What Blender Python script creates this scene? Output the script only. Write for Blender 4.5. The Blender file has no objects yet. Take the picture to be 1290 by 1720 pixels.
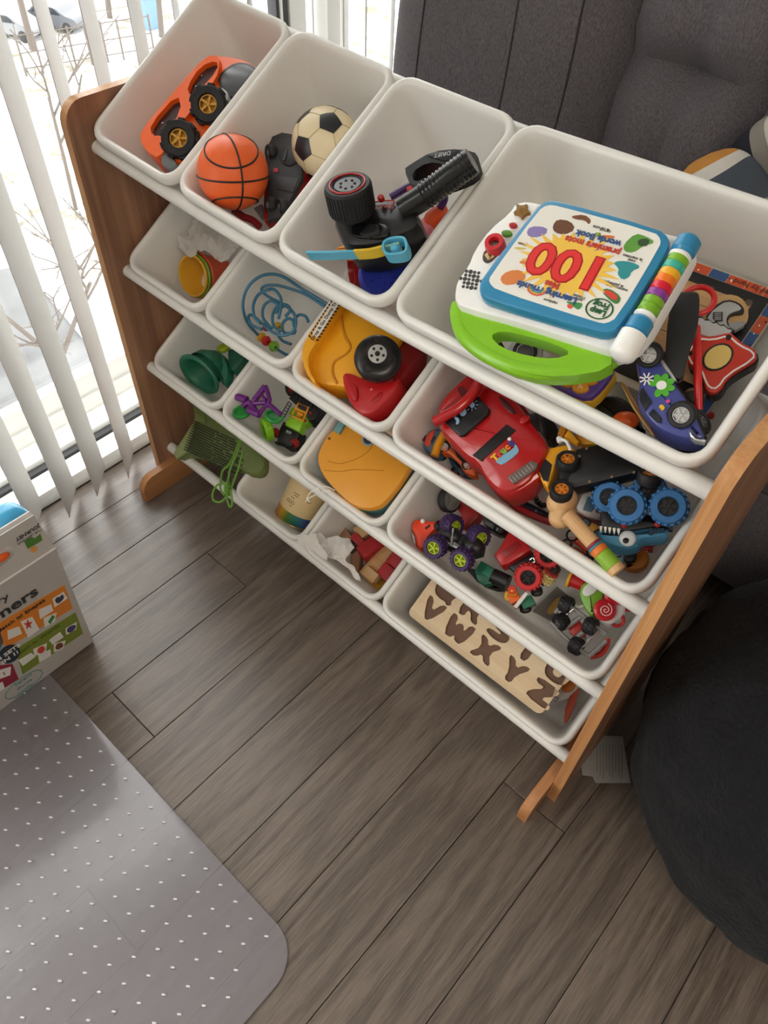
import bpy, bmesh, math, random
from mathutils import Matrix, Vector, Euler
random.seed(7)
SC = bpy.context.scene
COL = SC.collection
# ---------------------------------------------------------------- camera
CAMP = Vector((1.14671, -0.57732, 1.32512))
CR = ((0.74216, 0.66942, 0.03273), (0.52688, -0.55255, -0.64582), (-0.41424, 0.49655, -0.76278))
FPX = 1284.65
cd = bpy.data.cameras.new('camera'); cam = bpy.data.objects.new('camera', cd); COL.objects.link(cam)
cd.sensor_fit = 'VERTICAL'; cd.sensor_height = 36.0; cd.lens = FPX * 36.0 / 1720.0
cd.clip_start = 0.02; cd.clip_end = 200
rx, dn, fw = (Vector(r) for r in CR)
m = Matrix((rx, -dn, -fw)).transposed().to_4x4(); m.translation = CAMP
cam.matrix_world = m
SC.camera = cam
# ---------------------------------------------------------------- world, light, exposure
wd = bpy.data.worlds.new('overcast_sky'); SC.world = wd; wd.use_nodes = True
nt = wd.node_tree; nt.nodes.clear()
bg = nt.nodes.new('ShaderNodeBackground'); wo = nt.nodes.new('ShaderNodeOutputWorld')
bg.inputs[0].default_value = (1.0, 0.985, 0.96, 1); bg.inputs[1].default_value = 2.6
nt.links.new(bg.outputs[0], wo.inputs[0])
def area(name, loc, rot, sx, sy, watts, col=(1, 1, 1), portal=False):
    l = bpy.data.lights.new(name, 'AREA'); l.shape = 'RECTANGLE'; l.size = sx; l.size_y = sy; l.energy = watts; l.color = col
    l.cycles.is_portal = portal
    o = bpy.data.objects.new(name, l); COL.objects.link(o); o.location = loc; o.rotation_euler = rot
    return o
area('window_portal', (-0.30, -0.35, 1.24), (0, -math.pi / 2, 0), 2.4, 5.4, 1, portal=True)
area('warm_fill', (2.2, -1.3, 2.44), (0, 0, 0), 0.9, 0.9, 10, (1.0, 0.86, 0.70))  # unseen fill light, added for soft warm ambient; no fixture in the room
vs = SC.view_settings
vs.view_transform = 'Standard'; vs.look = 'None'; vs.gamma = 1.0; vs.use_curve_mapping = False
vs.exposure = 1.16
SC.display_settings.display_device = 'sRGB'
try:
    SC.cycles.max_bounces = 10; SC.cycles.diffuse_bounces = 6; SC.cycles.glossy_bounces = 4
    SC.cycles.transmission_bounces = 6; SC.cycles.transparent_max_bounces = 10
    SC.cycles.sample_clamp_indirect = 6.0; SC.cycles.caustics_reflective = False; SC.cycles.caustics_refractive = False
    SC.cycles.use_denoising = True
except Exception:
    pass
# ---------------------------------------------------------------- helpers
def lin(h):
    if not isinstance(h, str): return tuple(h)
    h = h.lstrip('#'); v = [int(h[i:i + 2], 16) / 255 for i in (0, 2, 4)]
    return tuple(c / 12.92 if c <= .04045 else ((c + .055) / 1.055) ** 2.4 for c in v)
MATS = {}
def mat(key, col='#ffffff', rough=.4, metal=0., var=.06, nscale=30., bump=0., bscale=200., trans=0., coat=0., alpha=1., tl=0., emit=0.):
    """plain procedural material: noise-broken colour and fine bump"""
    if key in MATS: return MATS[key]
    m = bpy.data.materials.new(key); m.use_nodes = True
    n = m.node_tree; b = n.nodes['Principled BSDF']; c = lin(col)
    b.inputs['Roughness'].default_value = rough; b.inputs['Metallic'].default_value = metal
    tc = n.nodes.new('ShaderNodeTexCoord'); nz = n.nodes.new('ShaderNodeTexNoise')
    nz.inputs['Scale'].default_value = nscale; nz.inputs['Detail'].default_value = 3
    n.links.new(tc.outputs['Object'], nz.inputs['Vector'])
    mx = n.nodes.new('ShaderNodeMix'); mx.data_type = 'RGBA'
    mx.inputs['A'].default_value = tuple(x * (1 - var) for x in c) + (1,)
    mx.inputs['B'].default_value = tuple(min(1, x * (1 + var)) for x in c) + (1,)
    n.links.new(nz.outputs['Fac'], mx.inputs['Factor']); n.links.new(mx.outputs['Result'], b.inputs['Base Color'])
    if bump:
        n2 = n.nodes.new('ShaderNodeTexNoise'); n2.inputs['Scale'].default_value = bscale; n2.inputs['Detail'].default_value = 4
        n.links.new(tc.outputs['Object'], n2.inputs['Vector'])
        bp = n.nodes.new('ShaderNodeBump'); bp.inputs['Strength'].default_value = bump; bp.inputs['Distance'].default_value = .002
        n.links.new(n2.outputs['Fac'], bp.inputs['Height']); n.links.new(bp.outputs['Normal'], b.inputs['Normal'])
    if trans: b.inputs['Transmission Weight'].default_value = trans
    if coat: b.inputs['Coat Weight'].default_value = coat; b.inputs['Coat Roughness'].default_value = .08
    if alpha < 1: b.inputs['Alpha'].default_value = alpha
    if emit:
        b.inputs['Emission Color'].default_value = c + (1,); b.inputs['Emission Strength'].default_value = emit
    if tl:
        t = n.nodes.new('ShaderNodeBsdfTranslucent'); t.inputs['Color'].default_value = c + (1,)
        ms = n.nodes.new('ShaderNodeMixShader'); ms.inputs[0].default_value = tl
        out = n.nodes['Material Output']
        n.links.new(b.outputs[0], ms.inputs[1]); n.links.new(t.outputs[0], ms.inputs[2]); n.links.new(ms.outputs[0], out.inputs[0])
    MATS[key] = m
    return m
def P(col, rough=.35, **k):                       # toy plastic by colour
    return mat('plastic_%s_%d' % (str(col).lstrip('#'), int(rough * 100)), col, rough, **k)
T = Matrix.Translation
def RX(a): return Matrix.Rotation(math.radians(a), 4, 'X')
def RY(a): return Matrix.Rotation(math.radians(a), 4, 'Y')
def RZ(a): return Matrix.Rotation(math.radians(a), 4, 'Z')
def S(x, y=None, z=None):
    y = x if y is None else y; z = x if z is None else z
    return Matrix.Diagonal((x, y, z, 1))
class G:
    """collects shapes into one mesh; o() links it as ONE object"""
    def __init__(s): s.bm = bmesh.new()
    def _add(s, b, M=None):
        if M is not None: b.transform(M)
        me = bpy.data.meshes.new('tmp'); b.to_mesh(me); b.free(); s.bm.from_mesh(me); bpy.data.meshes.remove(me)
        return s
    def box(s, c, d, bev=0., M=None, seg=2):
        b = bmesh.new(); bmesh.ops.create_cube(b, size=1); b.transform(T(c) @ S(*d))
        if bev: bmesh.ops.bevel(b, geom=b.edges[:] + b.verts[:], offset=min(bev, min(d) * .49), segments=seg, profile=.5, affect='EDGES')
        return s._add(b, M)
    def prism(s, pts, z0, z1, bev=0., M=None, holes=(), seg=2):
        b = bmesh.new()
        pts = [Vector((p[0], p[1])) for p in pts]
        ar = sum(pts[i].x * pts[i - 1].y - pts[i - 1].x * pts[i].y for i in range(len(pts)))
        if ar > 0: pts.reverse()
        if not holes:
            vs = [b.verts.new((p.x, p.y, z0)) for p in pts]
            f = b.faces.new(vs)
        else:
            es = []
            for loop in [pts] + [list(h) for h in holes]:
                vs = [b.verts.new((p[0], p[1], z0)) for p in loop]
                es += [b.edges.new((vs[i - 1], vs[i])) for i in range(len(vs))]
            bmesh.ops.triangle_fill(b, edges=es, use_beauty=True)
        r = bmesh.ops.extrude_face_region(b, geom=b.faces[:])
        bmesh.ops.translate(b, verts=[e for e in r['geom'] if isinstance(e, bmesh.types.BMVert)], vec=(0, 0, z1 - z0))
        bmesh.ops.recalc_face_normals(b, faces=b.faces[:])
        if bev and not holes:
            ed = [e for e in b.edges if abs(e.verts[0].co.z - z1) < 1e-7 and abs(e.verts[1].co.z - z1) < 1e-7]
            bmesh.ops.bevel(b, geom=ed, offset=bev, segments=seg, profile=.5, affect='EDGES')
        return s._add(b, M)
    def lathe(s, prof, n=24, M=None):
        b = bmesh.new(); rings = []
        for r, z in prof:
            if r < 1e-6: rings.append([b.verts.new((0, 0, z))])
            else: rings.append([b.verts.new((r * math.cos(2 * math.pi * k / n), r * math.sin(2 * math.pi * k / n), z)) for k in range(n)])
        for a, c in zip(rings, rings[1:]):
            if len(a) == 1 and len(c) == 1: continue
            for k in range(n):
                k2 = (k + 1) % n
                if len(a) == 1: b.faces.new((a[0], c[k], c[k2]))
                elif len(c) == 1: b.faces.new((a[k], c[0], a[k2]))
                else: b.faces.new((a[k], c[k], c[k2], a[k2]))
        bmesh.ops.recalc_face_normals(b, faces=b.faces[:])
        return s._add(b, M)
    def cyl(s, r, z0, z1, n=24, bev=0., M=None, r2=None):
        r2 = r if r2 is None else r2
        if bev: pr = [(0, z0), (r - bev, z0), (r, z0 + bev), (r2, z1 - bev), (r2 - bev, z1), (0, z1)]
        else: pr = [(0, z0), (r, z0), (r2, z1), (0, z1)]
        return s.lathe(pr, n, M)
    def ball(s, r, c=(0, 0, 0), sc=(1, 1, 1), M=None, n=20):
        b = bmesh.new(); bmesh.ops.create_uvsphere(b, u_segments=n, v_segments=max(6, n * 2 // 3), radius=r)
        b.transform(T(c) @ S(*sc)); return s._add(b, M)
    def tube(s, pts, r, n=8, closed=False, M=None, taper=None):
        pts = [Vector(p) for p in pts]; N = len(pts); b = bmesh.new(); rings = []
        up = None
        for i, p in enumerate(pts):
            a = pts[(i - 1) % N] if (i or closed) else p
            c = pts[(i + 1) % N] if (i < N - 1 or closed) else p
            d = (c - a).normalized()
            if up is None:
                up = d.cross(Vector((0, 0, 1)))
                if up.length < .1: up = d.cross(Vector((1, 0, 0)))
            up = (up - d * up.dot(d)).normalized(); w = d.cross(up)
            rr = r if taper is None else r * (taper[0] + (taper[1] - taper[0]) * i / max(1, N - 1))
            rings.append([b.verts.new(p + (up * math.cos(2 * math.pi * k / n) + w * math.sin(2 * math.pi * k / n)) * rr) for k in range(n)])
        for i in range(N if closed else N - 1):
            a, c = rings[i], rings[(i + 1) % N]
            off = 0
            if closed and i == N - 1:
                off = min(range(n), key=lambda o: sum((a[k].co - c[(k + o) % n].co).length for k in range(n)))
            for k in range(n): b.faces.new((a[k], a[(k + 1) % n], c[(k + 1 + off) % n], c[(k + off) % n]))
        if not closed: b.faces.new(rings[0][::-1]); b.faces.new(rings[-1])
        bmesh.ops.recalc_face_normals(b, faces=b.faces[:])
        return s._add(b, M)
    def torus(s, R, r, M=None, n=28, k=10):
        pr = [(R + r * math.cos(2 * math.pi * i / k), r * math.sin(2 * math.pi * i / k)) for i in range(k + 1)]
        return s.lathe(pr, n, M)
    def loft(s, rings, cap0=True, cap1=True, M=None):
        b = bmesh.new(); R = [[b.verts.new(p) for p in r] for r in rings]; n = len(R[0])
        for a, c in zip(R, R[1:]):
            for k in range(n): b.faces.new((a[k], a[(k + 1) % n], c[(k + 1) % n], c[k]))
        if cap0: b.faces.new(R[0][::-1])
        if cap1: b.faces.new(R[-1])
        bmesh.ops.recalc_face_normals(b, faces=b.faces[:])
        return s._add(b, M)
    def mesh(s, verts, faces, M=None):
        b = bmesh.new(); vs = [b.verts.new(v) for v in verts]
        for f in faces: b.faces.new([vs[i] for i in f])
        bmesh.ops.recalc_face_normals(b, faces=b.faces[:])
        return s._add(b, M)
    def data(s, name, mt, ang=38):
        me = bpy.data.meshes.new(name); s.bm.to_mesh(me); s.bm.free()
        for p in me.polygons: p.use_smooth = True
        try: me.set_sharp_from_angle(angle=math.radians(ang))
        except Exception: pass
        if mt is not None: me.materials.append(mt)
        return me
    def o(s, name, mt, parent=None, M=None, ang=38, **props):
        return link(name, s.data(name, mt, ang), parent, M, **props)
def link(name, me, parent=None, M=None, **props):
    o = bpy.data.objects.new(name, me); COL.objects.link(o)
    if parent is not None: o.parent = parent
    if M is not None: o.matrix_local = M
    for k, v in props.items(): o[k] = v
    return o
def thing(name, label, cat, M=None, group=None):
    o = bpy.data.objects.new(name, None); COL.objects.link(o); o.empty_display_size = .02
    if M is not None: o.matrix_world = M
    o['label'] = label; o['category'] = cat
    if group: o['group'] = group
    return o
def dup(src, parent=None, M=None):
    c = src.copy(); COL.objects.link(c); c.parent = parent
    c.matrix_local = M if M is not None else src.matrix_local
    for ch in src.children: dup(ch, c, ch.matrix_local.copy())
    return c
def txt(s, size, mt, parent, M, name='lettering', ext=.0002, bold=0., align='CENTER', sx=1., **props):
    cu = bpy.data.curves.new('t', 'FONT'); cu.body = s; cu.size = size; cu.extrude = ext; cu.offset = bold; cu.align_x = align; cu.align_y = 'CENTER'
    cu.resolution_u = 3
    to = bpy.data.objects.new('t', cu); COL.objects.link(to)
    bpy.context.view_layer.update()
    me = bpy.data.meshes.new_from_object(to.evaluated_get(bpy.context.evaluated_depsgraph_get()))
    bpy.data.objects.remove(to); bpy.data.curves.remove(cu)
    me.materials.clear(); me.materials.append(mt); me.name = name
    return link(name, me, parent, M @ S(sx, 1, 1), **props)
def rrect(x0, y0, x1, y1, r, n=5):
    out = []
    for cx, cy, a in ((x1 - r, y1 - r, 0), (x0 + r, y1 - r, 90), (x0 + r, y0 + r, 180), (x1 - r, y0 + r, 270)):
        for k in range(n + 1):
            t = math.radians(a + 90 * k / n); out.append((cx + r * math.cos(t), cy + r * math.sin(t)))
    return out
def circ(cx, cy, r, n=24, ry=None):
    ry = r if ry is None else ry
    return [(cx + r * math.cos(2 * math.pi * k / n), cy + ry * math.sin(2 * math.pi * k / n)) for k in range(n)]
def smooth(pts, it=2, closed=True):
    """corner-cutting of an outline"""
    pts = [Vector(p) for p in pts]
    for _ in range(it):
        q = []
        N = len(pts)
        for i in range(N if closed else N - 1):
            a, b = pts[i], pts[(i + 1) % N]
            q += [a * .75 + b * .25, a * .25 + b * .75]
        if not closed: q = [pts[0]] + q + [pts[-1]]
        pts = q
    return pts
def crom(pts, n=6, closed=False):
    pts = [Vector(p) for p in pts]; N = len(pts); out = []
    for i in range(N if closed else N - 1):
        p1, p2 = pts[i], pts[(i + 1) % N]
        p0 = pts[i - 1] if (i or closed) else p1
        p3 = pts[(i + 2) % N] if (i + 2 < N or closed) else p2
        for k in range(n):
            t = k / n
            out.append(.5 * ((2 * p1) + (p2 - p0) * t + (2 * p0 - 5 * p1 + 4 * p2 - p3) * t * t + (3 * p1 - p0 - 3 * p2 + p3) * t ** 3))
    if not closed: out.append(pts[-1])
    return out
# where a sight line through a photo point meets the plane z = h of a frame (used to measure real positions in the place)
def hit(M, p, h=0.):
    d = (rx * ((p[0] - 645) / FPX) + dn * ((p[1] - 860) / FPX) + fw)
    Mi = M.inverted(); o = Mi @ CAMP; d = Mi.to_3x3() @ d
    t = (h - o.z) / d.z
    q = o + d * t
    return Vector((q.x, q.y, h))
def ol(M, pts, h=0.): return [hit(M, p, h).xy for p in pts]
def fr(M, p0, p1, h=0.):
    """frame on the plane z = h of M: origin under p0, x axis towards p1; also the length"""
    a, b = hit(M, p0, h), hit(M, p1, h); d = b - a
    return M @ T(a) @ Matrix.Rotation(math.atan2(d.y, d.x), 4, 'Z'), d.length
WORLD = Matrix.Identity(4)
# ================================================================ materials of the setting
def wood_mat(key, c0, c1, along='Z', rough=.42, scale=1., rand=.0, rings=6., ramp=.14, fine=(12, 2)):
    m = bpy.data.materials.new(key); m.use_nodes = True; n = m.node_tree; b = n.nodes['Principled BSDF']
    b.inputs['Roughness'].default_value = rough
    tc = n.nodes.new('ShaderNodeTexCoord'); mp = n.nodes.new('ShaderNodeMapping')
    sc = {'X': (1.2, 14, 14), 'Y': (14, 1.2, 14), 'Z': (14, 14, 1.2)}[along]
    mp.inputs['Scale'].default_value = [s * scale for s in sc]
    oi = n.nodes.new('ShaderNodeObjectInfo'); ml = n.nodes.new('ShaderNodeVectorMath'); ml.operation = 'MULTIPLY_ADD'
    cb = n.nodes.new('ShaderNodeCombineXYZ')
    for i in range(3): n.links.new(oi.outputs['Random'], cb.inputs[i])
    ml.inputs[1].default_value = (17, 23, 31)
    n.links.new(cb.outputs[0], ml.inputs[0]); n.links.new(tc.outputs['Object'], ml.inputs[2]); n.links.new(ml.outputs[0], mp.inputs['Vector'])
    wn = n.nodes.new('ShaderNodeTexNoise'); wn.inputs['Scale'].default_value = 1.0; wn.inputs['Detail'].default_value = 2
    n.links.new(mp.outputs[0], wn.inputs['Vector'])
    sn = n.nodes.new('ShaderNodeMath'); sn.operation = 'MULTIPLY'; sn.inputs[1].default_value = rings * 6.28
    n.links.new(wn.outputs['Fac'], sn.inputs[0])
    s2 = n.nodes.new('ShaderNodeMath'); s2.operation = 'SINE'; n.links.new(sn.outputs[0], s2.inputs[0])
    mp2 = n.nodes.new('ShaderNodeMapping'); mp2.inputs['Scale'].default_value = [s * scale * k for s, k in zip(sc, [fine[1] if a_ == along else fine[0] for a_ in 'XYZ'])]
    n.links.new(ml.outputs[0], mp2.inputs['Vector'])
    fn = n.nodes.new('ShaderNodeTexNoise'); fn.inputs['Scale'].default_value = 1.0; fn.inputs['Detail'].default_value = 6; fn.inputs['Roughness'].default_value = .7
    n.links.new(mp2.outputs[0], fn.inputs['Vector'])
    ad = n.nodes.new('ShaderNodeMath'); ad.operation = 'MULTIPLY_ADD'; ad.inputs[1].default_value = ramp
    n.links.new(s2.outputs[0], ad.inputs[0]); n.links.new(fn.outputs['Fac'], ad.inputs[2])
    cr = n.nodes.new('ShaderNodeValToRGB'); cr.color_ramp.elements[0].position = .28; cr.color_ramp.elements[1].position = .72
    cr.color_ramp.elements[0].color = lin(c0) + (1,); cr.color_ramp.elements[1].color = lin(c1) + (1,)
    n.links.new(ad.outputs[0], cr.inputs[0])
    hs = n.nodes.new('ShaderNodeHueSaturation'); mr = n.nodes.new('ShaderNodeMapRange')
    mr.inputs['To Min'].default_value = 1 - rand; mr.inputs['To Max'].default_value = 1 + rand
    n.links.new(oi.outputs['Random'], mr.inputs['Value']); n.links.new(mr.outputs[0], hs.inputs['Value'])
    n.links.new(cr.outputs[0], hs.inputs['Color']); n.links.new(hs.outputs[0], b.inputs['Base Color'])
    bp = n.nodes.new('ShaderNodeBump'); bp.inputs['Strength'].default_value = .25; bp.inputs['Distance'].default_value = .001
    n.links.new(fn.outputs['Fac'], bp.inputs['Height']); n.links.new(bp.outputs[0], b.inputs['Normal'])
    MATS[key] = m
    return m
M_plank = wood_mat('laminate_oak', '#4e443d', '#7d7065', 'Y', .30, 1., .07, 7, .085, (26, 14))
M_plank.node_tree.nodes['Principled BSDF'].inputs['Specular IOR Level'].default_value = .75
M_ply = wood_mat('organizer_board', '#87604a', '#b08465', 'Z', .42, .7, .0, 4)
M_edge = wood_mat('organizer_edge', '#b57e4f', '#d3a06c', 'Z', .4, .9, .0, 3)
M_foot = wood_mat('organizer_foot', '#9f6a42', '#bd8658', 'Y', .4, .9, .0, 3)
M_wall = mat('wall_paint', '#cfcac2', .8, bump=.1, bscale=300)
M_white = mat('white_frame', '#e9e9e6', .4, var=.02)
M_bin = mat('bin_plastic', '#f3f2ee', .3, var=.012, tl=.12)
M_rod = mat('white_rod', '#e4e3df', .3, var=.02)
M_rub = mat('black_rubber', '#1c1c1d', .7, bump=.2)
# ================================================================ room
X0, X1, Y0, Y1, H = -.13, 4.2, -3.2, 1.9, 2.5
def struct(name, g, mt, parent=None, **k):
    o = g.o(name, mt, parent)
    if parent is None: o['kind'] = 'structure'
    return o
fl = struct('floor', G().box(((X0 + X1) / 2, (Y0 + Y1) / 2, -.06), (X1 - X0 + .4, Y1 - Y0, .10)), mat('subfloor', '#3c352f', .7))
PW, PX = .1281, .355
joints = {0: [-.394, .83], -1: [-.063, 1.2], 5: [-.031, -1.1], 1: [.31, -.85], 2: [-.62, .62], 3: [.2, -1.0], 4: [-.72, .45], 6: [.5, -.6], 7: [-.35, .9], -2: [-.7, .5], -3: [.12, -1.0], -4: [-.3, .9], 8: [.1], 9: [-.5], 10: [.3], 11: [-.2], 12: [.2], 13: [-.4]}
for k in range(-4, 14):
    xa = PX + PW * k; xb = xa + PW
    xa = max(xa, X0 + .002)
    if xb <= xa + .01: continue
    ys = [-1.55] + sorted(joints.get(k, [0.])) + [1.88]
    for ya, yb in zip(ys, ys[1:]):
        g = G().box(((xb - xa) / 2, (yb - ya) / 2, -.005), (xb - xa - .0012, yb - ya - .0012, .010), .0007, seg=1)
        g.o('plank', M_plank, fl, T((xa, ya, 0)))
xr = PX + PW * 14
g = G().box(((xr + X1) / 2, 0, -.005), (X1 - xr, 3.7, .01)); g.box(((X0 + X1) / 2, (Y0 - 1.55) / 2, -.005), (X1 - X0, -1.55 - Y0 - .002, .01))
g.o('plank_field', M_plank, fl, None, kind='stuff')
struct('ceiling', G().box(((X0 + X1) / 2, (Y0 + Y1) / 2, H + .05), (X1 - X0 + .6, Y1 - Y0 + .4, .1)), mat('ceiling_paint', '#f2f0ec', .85))
struct('wall_back', G().box(((X0 + X1) / 2, Y1 + .05, H / 2), (X1 - X0 + .6, .1, H)), M_wall)
struct('wall_right', G().box((X1 + .05, (Y0 + Y1) / 2, H / 2), (.1, Y1 - Y0, H)), M_wall)
struct('wall_front', G().box(((X0 + X1) / 2, Y0 - .05, H / 2), (X1 - X0 + .6, .1, H)), M_wall)
struct('wall_left', G().box((-.24, (Y0 + Y1) / 2, 2.46), (.22, Y1 - Y0, .10)).box((-.24, Y0 + .1, 1.2), (.22, .2, 2.42)).box((-.24, Y1 - .06, 1.2), (.22, .12, 2.42)), M_wall)
# ---------------------------------------------------------------- sliding window
WY0, WY1 = Y0 + .2, Y1 - .12
L = WY1 - WY0; yc = (WY0 + WY1) / 2
win = struct('window_1', G().box((-.24, yc, .012), (.22, L, .024), .003), M_white)
for i, (xx, w, z) in enumerate(((-.142, .022, .040), (-.185, .016, .034), (-.232, .02, .046), (-.32, .03, .06))):
    G().box((xx, yc, z / 2), (w, L, z), .003).o('track_rail', M_white, win)
G().box((-.210, yc, .028), (.018, L, .012)).o('track_groove', mat('track_groove', '#222223', .6), win)
G().box((-.335, yc, .085), (.035, L, .06), .004).o('bottom_rail', M_white, win)
G().box((-.24, yc, 2.39), (.20, L, .04), .004).o('head_rail', M_white, win)
for yy in (-1.35, .78):
    G().box((-.29, yy - .045, 1.2), (.05, .05, 2.34), .004).o('stile', M_white, win)
    G().box((-.245, yy + .035, 1.2), (.05, .07, 2.34), .004).o('stile', M_white, win)
    G().box((-.275, yy - .095, 1.2), (.03, .035, 2.34), .003).o('stile_gasket', mat('gasket', '#2b2b2d', .6), win)
m = bpy.data.materials.new('window_glass'); m.use_nodes = True; n = m.node_tree; n.nodes.clear()
a = n.nodes.new('ShaderNodeBsdfTransparent'); a.inputs[0].default_value = (.97, .98, .98, 1)
bb = n.nodes.new('ShaderNodeBsdfGlossy'); bb.inputs['Roughness'].default_value = .02
ms = n.nodes.new('ShaderNodeMixShader'); ms.inputs[0].default_value = .04; ou = n.nodes.new('ShaderNodeOutputMaterial')
n.links.new(a.outputs[0], ms.inputs[1]); n.links.new(bb.outputs[0], ms.inputs[2]); n.links.new(ms.outputs[0], ou.inputs[0])
for ya, yb in ((WY0, -1.40), (-1.31, .72), (.84, WY1)):
    G().box((-.34, (ya + yb) / 2, 1.24), (.005, yb - ya, 2.26)).o('pane', m, win)
# ---------------------------------------------------------------- vertical blind
bl = thing('vertical_blind', 'white vertical slat blind hanging open in front of the bright window', 'blind', T((-.085, .0, 0)))
G().box((0, -.55, 2.36), (.05, 4.8, .035), .004).o('head_track', M_white, bl)
M_slat = mat('blind_slat', '#c6c4c0', .5, var=.02, tl=.09)
gs = G()
pts = [(-.0445 + .089 * i / 6, -.002 * math.sin(math.pi * i / 6)) for i in range(7)]
gs.loft([[(x, y, z) for x, y in pts] + [(x, y - .0012, z) for x, y in pts[::-1]] for z in (.02, 2.34)])
slat = gs.data('slat', M_slat)
for k in list(range(-11, 22)):
    link('slat', slat, bl, T((.004 * math.sin(k * 2.3), -.026 + .079 * k, 0)) @ RZ(-43 + 3 * math.sin(k * 1.7)))
# ================================================================ outdoors, seen through the window
GZ = -17.
m = bpy.data.materials.new('snow_ground'); m.use_nodes = True; n = m.node_tree; b = n.nodes['Principled BSDF']; b.inputs['Roughness'].default_value = .9
tc = n.nodes.new('ShaderNodeTexCoord'); nz = n.nodes.new('ShaderNodeTexNoise'); nz.inputs['Scale'].default_value = .55; nz.inputs['Detail'].default_value = 9; nz.inputs['Roughness'].default_value = .72
n.links.new(tc.outputs['Object'], nz.inputs['Vector'])
cr = n.nodes.new('ShaderNodeValToRGB'); e = cr.color_ramp.elements; e[0].position = .40; e[0].color = lin('#6e6a5a') + (1,); e[1].position = .52; e[1].color = lin('#d9dbdc') + (1,)
n.links.new(nz.outputs['Fac'], cr.inputs[0]); n.links.new(cr.outputs[0], b.inputs['Base Color'])
def flat(name, pts, z0, z1, mt): return struct(name, G().prism(pts, z0, z1), mt)
flat('ground', [(-70, -40), (-1, -40), (-1, 60), (-70, 60)], GZ - .3, GZ, m)
M_walk = mat('snowy_paving', '#9a9b9d', .9, var=.2, nscale=3)
M_asph = mat('wet_asphalt', '#5c5d5e', .7, var=.6, nscale=.5)
def quad(name, px, mt, z=.05):
    q = [hit(WORLD, p, GZ + z).xy for p in px]; flat(name, q, GZ, GZ + z, mt)
quad('sidewalk', [(-60, 330), (-40, 300), (330, 700), (300, 760)], M_walk, .3)
quad('terrace', [(-80, 470), (60, 440), (150, 560), (240, 680), (100, 760), (-80, 620)], M_asph, .2)
quad('road', [(-100, 60), (-100, -20), (500, -120), (520, -40)], mat('snowy_road', '#8d887e', .9, var=.15, nscale=.2), .1)
M_bark = mat('bark', '#5b524b', .9, var=.2, bump=.4, bscale=40)
def tree(name, label, base, h, seed, depth=4, r=.05, group='bare trees outside'):
    rd = random.Random(seed); t = thing(name, label, 'tree', T(base), group); g = G(); gb = G()
    def grow(gg, p, d, ln, rr, dep):
        q = p + d * ln
        gg.tube([p, p.lerp(q, .5) + Vector((rd.uniform(-1, 1), rd.uniform(-1, 1), 0)) * ln * .05, q], rr, 5, taper=(1, .65))
        if dep == 0: return
        for _ in range(3 if dep > 1 else 2):
            a = rd.uniform(0, 6.28); s = rd.uniform(.45, .85)
            nd = (d + Vector((math.cos(a), math.sin(a), rd.uniform(-.1, .3))) * s).normalized()
            grow(gb, p.lerp(q, rd.uniform(.55, 1)), nd, ln * rd.uniform(.55, .75), rr * .6, dep - 1)
    grow(g, Vector((0, 0, 0)), Vector((.05, .02, 1)).normalized(), h * .38, r, depth)
    g.o('trunk', M_bark, t); gb.o('branches', M_bark, t)
    return t
def gp(px, py, z=GZ): return hit(WORLD, (px, py), z)
p = gp(56, 84); tree('bare_tree', 'bare young tree standing in front of the parked cars outside', p, 15, 3, 4, .22)
p = gp(185, 30); tree('bare_tree', 'bare slim tree by the snowy path right of the parked cars', p, 15, 5, 3, .2)
p = gp(272, 62); tree('bare_tree', 'bare branching tree next to the blue bin outside', p, 15, 8, 4, .2)
p = gp(128, 352); tree('bare_tree', 'thin sapling close to the organizer side outside', p, 13, 11, 3, .10)
tree('bare_tree', 'leafless bush-like tree right below the window', gp(150, 760), 11., 21, 5, .13)
tree('bare_tree', 'leafless tree with pale branches over the terrace', gp(-30, 700), 11., 25, 5, .13)
def car(label, p, rz, col):
    t = thing('parked_car', label, 'car', T(p) @ RZ(rz), 'cars parked outside')
    side = [(-2.1, .35), (-2.1, .8), (-1.8, .95), (-1.3, 1.0), (-.8, 1.42), (.6, 1.45), (1.2, 1.02), (1.9, .9), (2.1, .7), (2.1, .35)]
    Mr = RX(90)
    G().prism(smooth(side, 1), -.8, .8, 0, Mr).o('body', P(col, .3), t)
    for s in (-1, 1):
        G().prism([(-1.1, 1.02), (-.72, 1.36), (.52, 1.38), (1.0, 1.02)], .79 if s > 0 else -.83, .83 if s > 0 else -.79, 0, Mr).o('side_window', P('#20262c', .1), t)
    for x in (-1.3, 1.3):
        for y in (-.72, .72): G().cyl(.33, -.1, .1, 16, M=T((x, y, .33)) @ RX(90)).o('wheel', M_rub, t)
car('dark grey parked car with rounded roof outside the window', gp(97, 46), 25, '#5a5d63')
car('lighter parked car at the left behind the slats', gp(24, 60), 25, '#77797c')
t = thing('fence', 'low wire fence on posts across the snow outside', 'fence', T((0, 0, GZ)))
fa, fb = gp(45, 128), gp(260, 92)
for k in range(9):
    q = fa.lerp(fb, k / 8); G().cyl(.06, 0, 2.2, 6, M=T((q.x, q.y, 0))).o('post', M_bark, t)
for z in (.4, 1.2, 2.1): G().tube([(fa.x, fa.y, z), (fb.x, fb.y, z)], .035, 5).o('wire', M_bark, t)
t = thing('waste_bin', 'blue waste bin standing in the snow by a bare tree', 'bin', T(gp(253, 46)))
G().box((0, 0, .9), (1.1, 1.1, 1.8), .1).o('body', P('#5f7fae', .5), t); G().box((0, 0, 1.9), (1.25, 1.25, .2), .06).o('lid', P('#5474a3', .5), t)
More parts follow.
